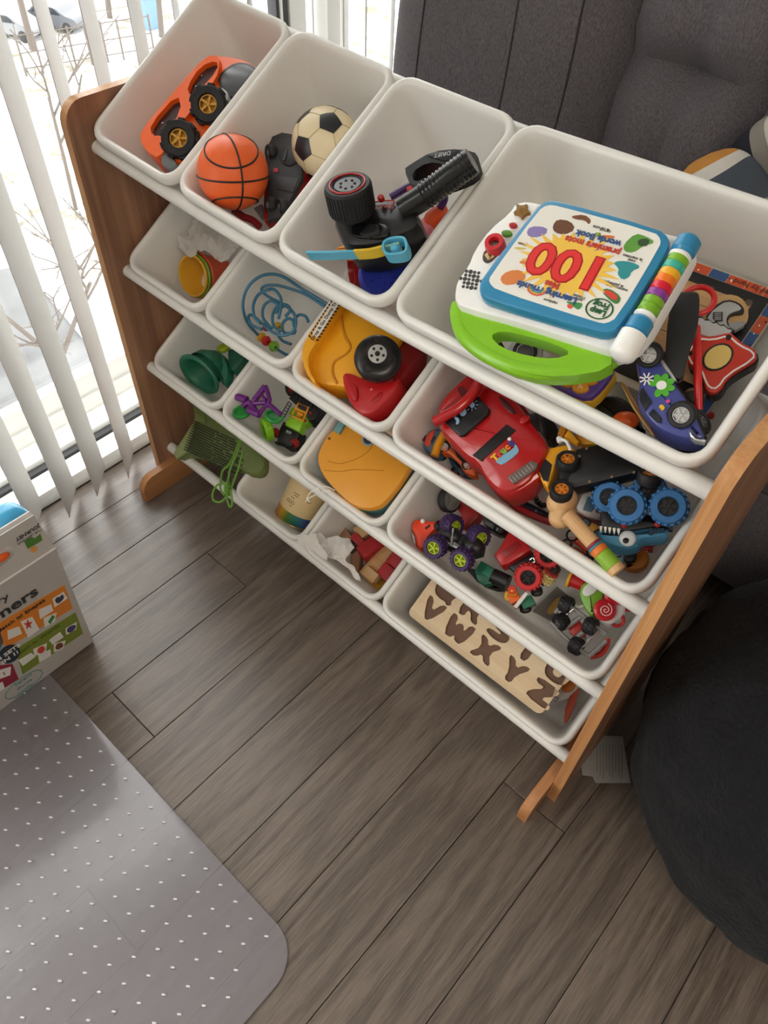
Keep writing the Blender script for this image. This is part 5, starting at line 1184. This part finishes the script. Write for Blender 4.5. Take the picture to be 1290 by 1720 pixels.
pp(t, 'roof', P('#2c8163', .35), cN(470, 510, 500, 480, 535, 500, 515, 540), .0515, .005, .001)
G().tube([pt(t, cN(525, 525)[0], .042), pt(t, cN(600, 560)[0], .042)], .013, 18).o('boiler', P('#1c1c1f', .35), t)
pp(t, 'underframe', P('#121214', .5), cN(405, 490, 440, 500, 480, 570, 540, 590, 600, 590, 560, 560, 450, 540), .03, .02, .002, 0)
wheel(t, pf(t, cN(470, 545)[0], .035, -.4, .8, 55), .011, .008, M_tyre, M_grey)
t = tt('block_driver', 'toy brick car with orange driver figure and green block', 'toy car', B, cN(660, 640)[0], None, .03)
G().box((0, 0, 0), (.018, .014, .016), .001, T(pt(t, cN(628, 632)[0], .05)) @ RZ(30)).o('torso', P('#ee6a1f', .35), t)
G().ball(.0075, pt(t, cN(620, 600)[0], .064), (1, 1, 1.1)).o('head', P('#eaa52a', .35), t)
G().cyl(.0072, 0, .004, 16, .001, T(pt(t, cN(618, 592)[0], .068))).o('cap', P('#c9341e', .35), t)
tubep(t, 'arm', P('#e9b93a', .35), cN(595, 600, 590, 625, 605, 640), .055, .0035)
G().box((0, 0, 0), (.03, .006, .006), .001, T(pt(t, cN(660, 640)[0], .056)) @ RZ(52)).o('bar', M_wht, t)
G().box((0, 0, 0), (.02, .016, .018), .001, T(pt(t, cN(692, 652)[0], .042)) @ RZ(25)).o('green_brick', P('#23775a', .35), t)
for p in cN(682, 690, 735, 610): wheel(t, pf(t, p, .038, .1, .7, 55), .0095, .01, M_tyre, M_grey, .5)
for k in range(4): G().box((0, 0, 0), (.008, .008, .007), .0006, T(pt(t, cN(640 + 18 * k, 668 - 6 * k)[0], .032)) @ RZ(25)).o('brick', P(('#c9341e', '#23775a', '#e9b93a', '#2b2b2d')[k], .35), t)
t = tt('red_tyre_truck', 'monster truck with red tyres leaning under the rim', 'toy truck', B, cN(740, 490)[0], None, .04)
pp(t, 'chassis', P('#17171a', .45), cN(730, 470, 790, 440, 840, 480, 810, 540, 750, 560, 720, 520), .06, .025, .004, 0)
for p, h in ((cN(692, 535)[0], .078), (cN(785, 430)[0], .074)): wheel(t, pf(t, p, h, -.1, .2, 14), .0205, .022, P('#c4252a', .5), P('#121214', .4), .56, 18, 5)
tubep(t, 'link', M_sil, cN(700, 450, 715, 440, 725, 455, 710, 465), .07, .0014)
t = tt('gear_stack', 'small stack of cream plastic gears next to red tyres', 'toy part', B, cN(790, 530)[0], None, .04)
for k in range(4):
    g = G().cyl(.011, -.002, .002, 18)
    for j in range(10): g.box((.0115, 0, 0), (.003, .0035, .004), M=RZ(36 * j))
    g.o('gear', P(('#d8c98f', '#cdbb7a', '#d8c98f', '#b8433a')[k], .4), t, pf(t, cN(775 + 9 * k, 540 - 12 * k)[0], .055, .5, -.6, 55))
t = tt('photo_card', 'grey picture card with yellow fries lying in the bin', 'card', B, cN(800, 660)[0], None, .01)
o = pp(t, 'card', P('#77716b', .5), cN(712, 692, 830, 575, 908, 640, 795, 735), .014, .002)
pp(t, 'picture', P('#c99a3e', .5), cN(775, 690, 840, 615, 885, 640, 800, 715), .0145, .001, 0, 1, o)
t = tt('chassis_toy', 'grey and red toy car chassis upside down with black wheels', 'toy car', B, cN(925, 775)[0], cN(985, 840)[0], .03)
pp(t, 'base', P('#b3231f', .35), cN(880, 750, 925, 725, 965, 770, 960, 810, 910, 815, 885, 790), .05, .025, .003, 0)
for px in (cN(820, 700, 870, 660, 960, 720, 1060, 800), cN(800, 745, 860, 810, 930, 870, 985, 905), cN(840, 690, 880, 760), cN(870, 770, 940, 720), cN(900, 830, 990, 760), cN(960, 720, 1000, 790, 940, 860), cN(985, 900, 1060, 830)):
    tubep(t, 'frame_bar', P('#8d8a88', .35), px, .056, .0036, 6, 2)
for px in (cN(835, 735, 905, 680), cN(950, 860, 1020, 785)): tubep(t, 'axle', M_sil, px, .058, .002)
for p in cN(897, 672, 828, 752, 1012, 775, 945, 868): wheel(t, pf(t, p, .062, .6 if p[0] > 960 or p[1] < 1025 else -.6, .3, 58), .0125, .018, M_tyre, M_grey, .5, 14)
tubep(t, 'bumper', P('#c43024', .35), cN(985, 905, 1030, 895, 1060, 860, 1068, 820), .045, .0045)
t = tt('swirl_bug', 'green and white toy bug with red swirl wheels and yellow tail', 'toy', B, cN(1020, 640)[0], None, .03)
M_gg = P('#76ad2e', .35)
pp(t, 'shell', M_gg, cN(930, 600, 945, 560, 985, 540, 1035, 562, 1050, 590, 1045, 640, 1010, 690, 1000, 725, 960, 680, 940, 640), .066, .03, .006, 1)
pp(t, 'window', P('#dfe0dc', .35), cN(945, 610, 955, 575, 985, 555, 1020, 570, 1015, 600, 970, 625), .0675, .003, .001, 1)
pp(t, 'body', P('#e3e2df', .35), cN(1005, 725, 1010, 670, 1060, 620, 1110, 600, 1155, 640, 1145, 700, 1100, 745, 1050, 755), .062, .04, .008, 1)
for p, r_ in ((cN(1057, 686)[0], .0165), (cN(1103, 615)[0], .015)):
    o = G().lathe([(0, .001), (r_ * .8, .001), (r_, -.002), (r_, -.008), (0, -.008)], 30).o('swirl_wheel', P('#c4202a', .3), t, pf(t, p, .072, .2, 0, 12))
    G().tube([(r_ * .1 * k / 4 * math.cos(k * .55), r_ * .1 * k / 4 * math.sin(k * .55), .0012) for k in range(1, 26)], .0008, 5).o('swirl', P('#f0d8d5', .4), o)
ya, yb = pt(t, cN(885, 535)[0], .05), pt(t, cN(945, 560)[0], .05); Qy = (yb - ya).to_track_quat('Z', 'Y').to_matrix().to_4x4()
G().cyl(.0150, 0, .005, 24, .001, T(ya) @ Qy).o('tail_cap', P('#e3a222', .35), t); G().cyl(.0115, .004, .026, 24, .001, T(ya) @ Qy).o('tail', M_red, t)
for p in cN(1115, 735, 1165, 660): G().torus(.009, .0028, pf(t, p, .05, .2, .2, 25)).o('ear_ring', P('#b5202a', .35), t)
tubep(t, 'feeler', M_wht, cN(905, 660, 930, 672, 955, 665), .05, .0025)
# ================================================================ bottom row
za = sag(3, .013)
Mg = T((.013, YF, ZF[3] + za)) @ Matrix(((1, 0, 0, 0), (0, UU.y, NN.y, 0), (0, UU.z, NN.z, 0), (0, 0, 0, 1)))
t = tt('green_bag', 'olive green printed paper bag with a drawstring lying on the bottom rods', 'bag', Mg, cJ(500, 780)[0], cJ(700, 900)[0], .0)
M_ol = mat('olive_bag', '#71804a', .55, bump=.35, bscale=90, var=.12)
def soft(g, amp, s, seed=0.):
    for v in g.bm.verts: v.co += Vector((mnoise.noise(v.co * s + Vector((seed, 0, 0))), mnoise.noise(v.co * s + Vector((0, seed + 5, 0))), mnoise.noise(v.co * s + Vector((0, 3, seed))))) * amp
    return g
def solid(px, h, th, M, sub=2, it=1, rnd=.3):
    q = smooth(ol(M, px, h), it); c = sum(q, Vector((0, 0))) / len(q); R_ = []
    for z, s in ((h - th, .82), (h - th * .8, .94), (h - th * .4, 1.0), (h - th * .12, .985), (h - .0, .93), (h + .004, .6), (h + .005, .2)): R_.append([tuple(c + (p - c) * s) + (z,) for p in q])
    return G().loft(R_)
soft(solid(cJ(228, 890, 350, 700, 345, 580, 420, 590, 560, 690, 700, 800, 800, 870, 780, 1000, 705, 1030, 560, 975, 400, 915, 310, 890, 245, 925), .008, .045, TM[t.name], it=2), .004, 30).o('bag', M_ol, t)
pp(t, 'side_gusset', mat('olive_light', '#8f9b66', .55, bump=.3, bscale=80), cJ(226, 885, 345, 700, 360, 690, 345, 760, 305, 880, 242, 925), .0155, .006, .002)
pp(t, 'top_fold', M_ol, cJ(345, 590, 400, 600, 430, 700, 360, 690), .017, .008, .002)
for k in range(13):
    a0 = (352 - 5 * k, 690 + 14.5 * k); ln = (250, 290, 300, 280, 310, 240, 330, 300, 330, 280, 340, 330, 320)[k]
    seg = [(0, .45), (.5, .72), (.76, 1.0)] if k % 3 else [(0, .62), (.68, 1.)]
    for s0, s1 in seg:
        p0, p1 = (a0[0] + ln * s0, a0[1] + ln * .47 * s0), (a0[0] + ln * s1, a0[1] + ln * .47 * s1)
        q0, q1 = pt(t, cJ(*p0)[0], .0155), pt(t, cJ(*p1)[0], .0155); w_ = (q1 - q0).normalized(); n_ = Vector((-w_.y, w_.x, 0)) * .0013
        G().prism([(q0 + n_).xy, (q0 - n_).xy, (q1 - n_).xy, (q1 + n_).xy], .011, .0162).o('printed_line', P('#2c3320', .7), t)
M_cord = P('#6c9a3a', .6)
for px, h in ((cJ(640, 780, 610, 880, 570, 960, 530, 1000, 515, 1090), .055), (cJ(650, 785, 620, 890, 580, 980, 560, 1080), .06), (cJ(655, 880, 630, 980, 600, 1060, 580, 1120), .056),
              (cJ(555, 1075, 500, 1085, 470, 1130, 475, 1180, 520, 1190, 555, 1150, 560, 1090), .062), (cJ(560, 1100, 555, 1160, 575, 1220, 590, 1200, 580, 1120), .062), (cJ(515, 1085, 520, 1120, 545, 1150), .062)):
    tubep(t, 'drawstring', M_cord, px, h, .0024, 6)
for k in range(6): G().torus(.0055, .0022, T(pt(t, cJ(560, 1080 + 12 * k)[0], .062)) @ RY(90) @ RX(20 * k), 14, 6).o('knot_turn', M_cord, t)
# ---- tin
B = BF[3, 1]
cw = wpt(B, cP(440, 500)[0], .034)
M = facing(cw, .42, -.9, 70)
t = thing('tin_canister', 'cream tin canister with a rainbow band leaning in its bin', 'tin', M); TM[t.name] = M
tr = .046
m = bpy.data.materials.new('rainbow_band'); m.use_nodes = True; n = m.node_tree; b = n.nodes['Principled BSDF']; b.inputs['Roughness'].default_value = .3; b.inputs['Metallic'].default_value = .2
tc = n.nodes.new('ShaderNodeTexCoord'); sx = n.nodes.new('ShaderNodeSeparateXYZ'); n.links.new(tc.outputs['Object'], sx.inputs[0])
mr = n.nodes.new('ShaderNodeMapRange'); mr.inputs['From Min'].default_value = -tr; mr.inputs['From Max'].default_value = tr; n.links.new(sx.outputs[0], mr.inputs[0])
cr = n.nodes.new('ShaderNodeValToRGB'); e = cr.color_ramp.elements
e[0].position = 0; e[0].color = lin('#c9701e') + (1,); e[1].position = 1; e[1].color = lin('#2c2350') + (1,)
for p_, c_ in ((.12, '#c99a2c'), (.28, '#4f7f3a'), (.48, '#2f7a72'), (.68, '#3f5f98'), (.85, '#3a2f68')): x_ = e.new(p_); x_.color = lin(c_) + (1,)
n.links.new(mr.outputs[0], cr.inputs[0]); n.links.new(cr.outputs[0], b.inputs['Base Color'])
G().lathe([(tr, .026), (tr, .118), (tr - .002, .12), (0, .12)], 48).o('wall', mat('tin_cream', '#d8bd8c', .35, var=.04), t)
G().lathe([(tr - .001, .0015), (tr, .003), (tr, .026)], 48).o('rainbow_band', m, t)
G().torus(tr - .0008, .0014, T((0, 0, .0012)), 48, 8).cyl(tr - .001, 0, .001, 40).o('bottom_rim', P('#b98a45', .3, metal=.6), t)
def on_tin(u, z): return Matrix.Rotation(math.radians(u), 4, 'Z') @ T((0, -tr - .0002, z)) @ RX(90)
for k, (u, z, l_) in enumerate(((-28, .070, .03), (-28, .065, .024), (-34, .058, .02), (10, .064, .02), (-30, .040, .012))):
    G().box((0, 0, 0), (l_ * .5, .0012, .0004), M=on_tin(u, z)).o('print_line', P('#4a3a22', .6), t)
for u in (-44, -36, -28): G().torus(.0034, .0005, on_tin(u, .048), 14, 5).o('print_icon', P('#4a3a22', .6), t)
# ---- wooden blocks
B = BF[3, 2]
M_rb = mat('red_paint', '#b3222a', .5, var=.05); M_yb = mat('yellow_paint', '#d9a322', .5)
ax_ = Vector((1, 0, 0))
def block(lb, p, h, dims, rz, mt, tilt=0, name='wooden_block'):
    t = tt(name, lb, 'toy block', B, cP(*p)[0], None, h, RZ(0), 'wooden toy blocks')
    q = Matrix.Rotation(math.radians(rz), 4, 'Z') @ RX(tilt)
    Mw = B @ T(hit(B, cP(*p)[0], h)) @ q; t.matrix_world = Mw; TM[t.name] = Mw
    dims = [d_ * 1.14 for d_ in dims]; G().box((0, 0, -dims[2] / 2), dims, .0012).o('block', mt, t); return t
block('small red block beside the black gap in the block bin', (832, 628), .062, (.025, .014, .02), -8, M_rb, 6)
block('long red block lying deepest at the back of the block bin', (925, 660), .068, (.026, .05, .028), -12, M_rb, -14)
block('pale wooden plank block in the middle of the block bin', (985, 760), .05, (.032, .085, .02), -6, M_nat, 0)
block('red cube by the right wall, upper of two', (1080, 758), .062, (.028, .026, .028), -4, M_rb, 4)
block('red cube by the right wall, lower of two', (1018, 838), .062, (.028, .026, .028), -4, M_rb, 4)
block('pale wooden cube in front of the blocks', (915, 850), .068, (.028, .018, .026), -4, M_nat, 8)
block('yellow block in the front corner of the block bin', (962, 918), .035, (.03, .026, .025), -2, M_yb)
block('wooden cube at the back left of the block bin', (858, 575), .055, (.026, .022, .026), -20, M_nat)
block('brown wooden arch block under the tissue', (820, 745), .045, (.018, .05, .02), 35, wood_mat('walnut', '#7a4f36', '#94664a', 'Y', .5, 3, 0, 2))
block('wooden block half hidden by the tissue', (745, 612), .05, (.03, .026, .026), -15, wood_mat('dark_beech', '#9c7457', '#b08a6a', 'Y', .5, 3, 0, 2))
block('small black block behind the red ones', (820, 668), .045, (.022, .03, .02), -12, M_blk)
t = tt('tissue_wrap', 'torn white tissue hanging over the front rim of the block bin', 'tissue', B, cP(680, 700)[0], None, .07)
crumple(ol(TM[t.name], cP(632, 622, 720, 620, 800, 640, 825, 690, 790, 735, 770, 760, 850, 860, 855, 905, 830, 890, 760, 800, 680, 760, 630, 735), .088), .088, .0010, .016, 5).o('sheet', M_tis, t)
crumple(ol(TM[t.name], cP(455, 650, 468, 605, 530, 600, 575, 590, 600, 660, 650, 730, 640, 760, 540, 705, 470, 672), .108), .108, .0010, .012, 9).o('sheet', M_tis, t)
crumple(ol(TM[t.name], cP(565, 600, 600, 585, 635, 640, 650, 720, 610, 690), .10), .10, .0010, .012, 12).o('sheet', M_tis, t)
# ---- letter board
B = BF[3, 3]
t = tt('letter_board', 'wooden alphabet puzzle board with brown letter recesses V to Z in front', 'puzzle', B, cO(150, 415)[0], cO(815, 915)[0], .05)
hB = .05
e0, e1 = pt(t, cO(133, 402)[0], hB), pt(t, cO(822, 930)[0], hB); e2 = pt(t, cO(262, 180)[0], hB)
LB = (e1 - e0).length; dxb = (e1 - e0).normalized(); dyb = Vector((-dxb.y, dxb.x, 0))
if (e2 - e0).dot(dyb) < 0: dyb = -dyb
Mq = Matrix((dxb, dyb, Vector((0, 0, 1)))).transposed().to_4x4(); Mq.translation = Vector((e0.x, e0.y, 0))
DB = .225
gl = {'V': [(0, 1), (.3, 1), (.5, .42), (.7, 1), (1, 1), (.62, 0), (.38, 0)],
      'W': [(0, 1), (.26, 1), (.33, .55), (.42, .8), (.58, .8), (.67, .55), (.74, 1), (1, 1), (.84, 0), (.58, 0), (.5, .22), (.42, 0), (.16, 0)],
      'X': [(0, 1), (.32, 1), (.5, .7), (.68, 1), (1, 1), (.68, .5), (1, 0), (.68, 0), (.5, .3), (.32, 0), (0, 0), (.32, .5)],
      'Y': [(0, 1), (.3, 1), (.5, .66), (.7, 1), (1, 1), (.65, .42), (.65, 0), (.35, 0), (.35, .42)],
      'Z': [(.05, 1), (.95, 1), (.95, .72), (.5, .27), (.97, .27), (.97, 0), (.03, 0), (.03, .28), (.5, .73), (.05, .73)],
      'Q': [(.5, 1), (.85, .9), (1, .55), (.9, .22), (1, .08), (.85, -.08), (.7, .05), (.5, 0), (.15, .1), (0, .5), (.15, .9)],
      'R': [(.05, 1), (.6, 1), (.92, .85), (.92, .55), (.75, .42), (1, 0), (.68, 0), (.5, .34), (.36, .34), (.36, 0), (.05, 0)],
      'S': [(.9, .95), (.5, 1), (.1, .9), (.05, .62), (.3, .45), (.6, .4), (.6, .3), (.15, .3), (.05, .12), (.35, 0), (.75, 0), (1, .2), (.95, .5), (.6, .65), (.4, .7), (.9, .72)],
      'T': [(0, 1), (1, 1), (1, .72), (.66, .72), (.66, 0), (.34, 0), (.34, .72), (0, .72)],
      'U': [(.02, 1), (.32, 1), (.32, .4), (.42, .28), (.58, .28), (.68, .4), (.68, 1), (.98, 1), (.98, .35), (.82, .06), (.5, 0), (.18, .06), (.02, .35)]}
holes = []
LW, LH = .049, .041
for r_, row in enumerate(('VWXYZ', 'QRSTU', 'VWXYT')):
    if r_ == 2: continue
    for i, ch in enumerate(row):
        cx = .036 + .0622 * i; y0_ = .0135 + r_ * .0458
        w_ = LW * (1.18 if ch == 'W' else 1.0)
        pts_ = [(cx + (x - .5) * w_, y0_ + y * LH) for x, y in gl[ch]]
        holes.append([tuple(v) for v in smooth(pts_, 1)])
G().prism(rrect(0, 0, LB, DB, .012), hB - .010, hB - .004, M=Mq).o('back_board', mat('recess_brown', '#6b4c38', .55, var=.08), t)
G().prism(rrect(0, 0, LB, DB, .012), hB - .004, hB, M=Mq, holes=holes).o('letter_frame', M_birch, t)
t = tt('child_scissors', 'orange and white child scissors lying beside the letter board', 'scissors', B, cO(960, 800)[0], cO(950, 950)[0], .015)
pp(t, 'grip', P('#d9d4ce', .4), cO(890, 840, 920, 780, 960, 735, 1005, 718, 1030, 760, 1015, 800, 960, 845, 900, 855), .022, .008, .002, 1)
pp(t, 'grip_pad', P('#d9761f', .4), cO(925, 800, 945, 745, 985, 722, 1005, 745, 1000, 790, 965, 812), .026, .008, .002, 1)
pp(t, 'blade', P('#c9481c', .4), cO(942, 962, 950, 890, 975, 825, 1020, 785, 1020, 800, 1000, 870, 965, 950, 950, 968), .024, .006, .001, 0)
G().torus(.004, .001, T(pt(t, cO(903, 845)[0], .024))).o('pivot', M_sil, t)
# ================================================================ cardboard learning game box
FX = .24; bx = thing('game_box', 'grey cardboard learning game box with picture cards on the floor', 'box', T((FX, -.355, .004)))
TM[bx.name] = bx.matrix_world.copy(); TM[bx.name] = T((FX, -.355, .004))
Wb, Hb, Db = .40, .340, .10
MF = RY(7.7) @ Matrix(((0, 0, 1, 0), (1, 0, 0, 0), (0, 1, 0, 0), (0, 0, 0, 1)))      # face frame: x -> +Y, y -> +Z, z -> +X
M_card = mat('grey_card', '#bdb9b6', .55, var=.03); M_cardw = mat('white_card', '#e9e7e4', .55, var=.02)
XT = math.tan(math.radians(7.7)) * Hb
G().loft([[(0, 0, 0), (0, -Wb, 0), (-Db, -Wb, 0), (-Db, 0, 0)], [(XT, 0, Hb), (XT, -Wb, Hb), (XT - .06, -Wb, Hb), (XT - .06, 0, Hb)]]).o('carton', M_card, bx)
def bf(px, h=.001): return hit(TM[bx.name] @ MF, px, h)
def bp_(name, mt, px, h=.0006, it=0, par=None):
    q = [bf(p, h).xy for p in px]
    if it: q = smooth(q, it)
    return G().prism(q, h - .0006, h).o(name, mt, par or bx, MF)
bp_('print_panel', P('#e0872c', .5), cQ(0, 970, 465, 700, 525, 870, 75, 1140, 0, 1130))
bp_('print_panel', P('#7d8f33', .5), cQ(110, 1165, 545, 897, 600, 1050, 165, 1345))
bp_('print_panel', P('#94243f', .5), cQ(-60, 1290, 90, 1270, 135, 1380, 20, 1450, -60, 1480))
bp_('print_panel', P('#2b7a9c', .5), cQ(-60, 1040, 0, 1030, 25, 1110, 0, 1170, -60, 1200))
for c4 in ((55, 1030, 140, 1000, 160, 1050, 60, 1095), (150, 965, 235, 930, 285, 1020, 205, 1080), (280, 880, 370, 840, 385, 885, 290, 945), (315, 940, 410, 900, 395, 965, 325, 1005), (380, 800, 460, 750, 490, 795, 395, 860),
           (135, 1245, 225, 1190, 260, 1215, 165, 1285), (240, 1165, 340, 1120, 330, 1190, 250, 1210), (275, 1205, 365, 1165, 370, 1210, 285, 1260), (355, 1100, 435, 1040, 460, 1075, 380, 1130), (390, 1125, 475, 1100, 455, 1160, 390, 1185), (475, 1015, 555, 968, 550, 1020, 480, 1060),
           (-20, 1320, 80, 1290, 75, 1350, -20, 1385), (-30, 1420, 20, 1400, 35, 1445, -20, 1480)):
    bp_('picture_card', M_cardw, cQ(*c4), .0012)
star5 = [(205 + 34 * math.cos(math.pi * k / 5 - .5) * (1 if k % 2 == 0 else .4), 985 + 40 * math.sin(math.pi * k / 5 - .5) * (1 if k % 2 == 0 else .4)) for k in range(10)]
bp_('star_picture', P('#c8402e', .5), [cQ(*p)[0] for p in star5], .0018)
bp_('heart_picture', P('#3b4457', .5), cQ(395, 812, 415, 785, 432, 790, 448, 768, 464, 780, 455, 808, 415, 838), .0018, 1)
bp_('diamond_picture', P('#3c8b45', .5), cQ(347, 968, 378, 918, 398, 928, 365, 982), .0018)
bp_('apple_picture', P('#cf4836', .5), cQ(268, 1190, 275, 1155, 310, 1138, 330, 1160, 305, 1195), .0018, 1)
bp_('nut_picture', P('#7a4a2f', .5), cQ(398, 1165, 410, 1125, 450, 1115, 460, 1140, 430, 1165), .0018, 1)
bp_('mug_picture', P('#4a3f7a', .5), cQ(482, 1025, 500, 1000, 545, 985, 548, 1010, 520, 1040, 490, 1045), .0018, 1)
badge = bp_('badge', P('#26313f', .5), [cQ(68 + 78 * math.cos(k * .3) * 1.0, 1200 - 18 * math.cos(k * .3) + 66 * math.sin(k * .3))[0] for k in range(21)], .0018)
def face_txt(s, p, size, mt, par=bx, bold=0., al='CENTER', h=.002):
    q = bf(cQ(*p)[0], h); return txt(s, size, mt, par, (MF if par is bx else Matrix.Identity(4)) @ T((q.x, q.y, h)), align=al, bold=bold)
face_txt('4 SETS', (66, 1185), .015, M_cardw, badge, .0004, h=.0022); face_txt('IN 1!', (74, 1222), .015, M_cardw, badge, .0004, h=.0022)
M_dk = P('#33363a', .5)
face_txt('ary', (62, 775), .026, M_dk, al='RIGHT'); face_txt('Learners', (270, 735), .038, M_dk, bold=.001, al='RIGHT', h=.001)
face_txt('Match it! Shapes', (150, 925), .0135, M_ink, bold=.0002, h=.0014); face_txt('Match it! Words', (265, 1105), .0135, P('#4f5d22', .5), h=.0014)
face_txt('1', (30, 1340), .016, P('#b8322e', .5), h=.002)
for k, w_ in enumerate(('Parent', 'Guide', 'Inside!')): face_txt(w_, (168 + 8 * k, 1385 + 33 * k), .0125, P('#5a8f8f', .5), h=.0012)
q = bf(cQ(175, 1418)[0], .001); G().tube([(q.x + .036 * math.cos(k * .2094) * (1 + .04 * (k % 2)), q.y + .026 * math.sin(k * .2094) * (1 + .04 * (k % 2)), .0006) for k in range(30)], .0008, 5, True).o('seal_outline', P('#5a8f8f', .5), bx, MF)
# upright handle flap on the top
Mt_ = TM[bx.name] @ T((XT, 0, Hb)) @ RY(-4) @ Matrix(((0, 0, 1, 0), (1, 0, 0, 0), (0, 1, 0, 0), (0, 0, 0, 1)))
TM['flap'] = Mt_; fh = .082; Mil = TM[bx.name].inverted() @ Mt_
hole = [tuple(v) for v in smooth([hit(Mt_, p, 0).xy for p in cQ(-130, 640, -120, 560, 40, 422, 90, 425, 116, 465, 95, 510, -60, 620)], 1)]
fo_ = [(-Wb, 0), (0, 0), (-.006, fh), (-Wb + .006, fh)]
G().prism(fo_, -.002, 0, holes=[hole]).o('handle_flap', M_card, bx, Mil)
G().prism(fo_, -.002, 0).o('handle_flap', M_cardw, bx, Mil @ T((0, 0, -.012)))
G().box((-Wb / 2, .001, .0008), (Wb, .003, .003), .001).o('fold_edge', M_cardw, bx, Mil)
def ft(s, p, size, mt, bold=0.):
    q = hit(Mt_, cQ(*p)[0], .0004); txt(s, size, mt, bx, Mil @ T(q) @ RZ(180), bold=bold)
ft('THE LEARNING', (212, 352), .0058, M_dk); ft('JOURNEY', (200, 322), .0092, M_dk, .0003)
def fp(name, mt, px, it=0):
    q = [hit(Mt_, p, .0005).xy for p in px]; q = smooth(q, it) if it else q
    G().prism(q, 0, .0006).o(name, mt, bx, Mil)
fp('emblem', P('#4f7d35', .5), cQ(175, 385, 225, 355, 255, 362, 292, 330, 307, 375, 260, 405, 200, 438)); fp('emblem_sun', P('#d99a4a', .5), [cQ(245 + (32 if k % 2 else 18) * math.cos(k * .35), 442 + (30 if k % 2 else 17) * math.sin(k * .35))[0] for k in range(18)])
pb = hit(WORLD, (2, 884), .30)
t = thing('blue_toy', 'glossy light blue plastic toy behind the game box', 'toy', T((pb.x, pb.y, .0)))
puff(.03, .055, .12, .6, 24).o('shell', P('#4fb0e0', .2), t, T((0, 0, .215))); G().box((-.01, -.05, .07), (.04, .08, .14), .01).o('base', M_wht, t)
t = thing('orange_card', 'orange piece seen through the box handle hole', 'toy part', Mt_ @ T(hit(Mt_, cQ(12, 505)[0], -.006)))
G().ball(.005, (0, 0, 0), (2.6, 1.3, .8)).o('piece', M_org, t)
# ================================================================ cushions on the sofa
def cushion(lb, M, sx, sy, sz, stripes):
    t = thing('throw_cushion', lb, 'cushion', M); TM[t.name] = M
    x = -1.
    for w_, c_ in stripes:
        x2 = x + w_
        def f(c, x=x, x2=x2): return c
        g = puff(sx, sy, sz, .75, 36); b = g.bm
        for xx, s_ in ((x, 1), (x2, -1)):
            if -1 < xx < 1:
                r = bmesh.ops.bisect_plane(b, geom=b.verts[:] + b.edges[:] + b.faces[:], plane_co=(xx * sx, 0, 0), plane_no=(s_, 0, 0), clear_inner=True)
        soft(g, .006, 14); g.o('stripe', mat('plush_' + c_.lstrip('#'), c_, .95, bump=.6, bscale=140, var=.15), t, None, 80)
        x = x2
    return t
q = ony = None
def onY(px, y):
    d = (rx * ((px[0] - 645) / FPX) + dn * ((px[1] - 860) / FPX) + fw); return CAMP + d * ((y - CAMP.y) / d.y)
p = onY((1240, 362), .58)
cushion('striped plush cushion in orange, white, blue and grey on the sofa', T(p + Vector((.0, .0, -.02))) @ RZ(-8) @ RY(40), .115, .08, .058, ((.15, '#c4873a'), (.15, '#d9d6cf'), (.55, '#4c5561'), (1.15, '#a6a19b')))
p = onY((1312, 268), .66)
cushion('white and navy plush cushion standing against the sofa back', T(p + Vector((.01, .02, -.01))) @ RY(-52) @ RX(10), .10, .05, .08, ((.9, '#1a1d28'), (.25, '#8f8a84'), (.85, '#cfcac2')))
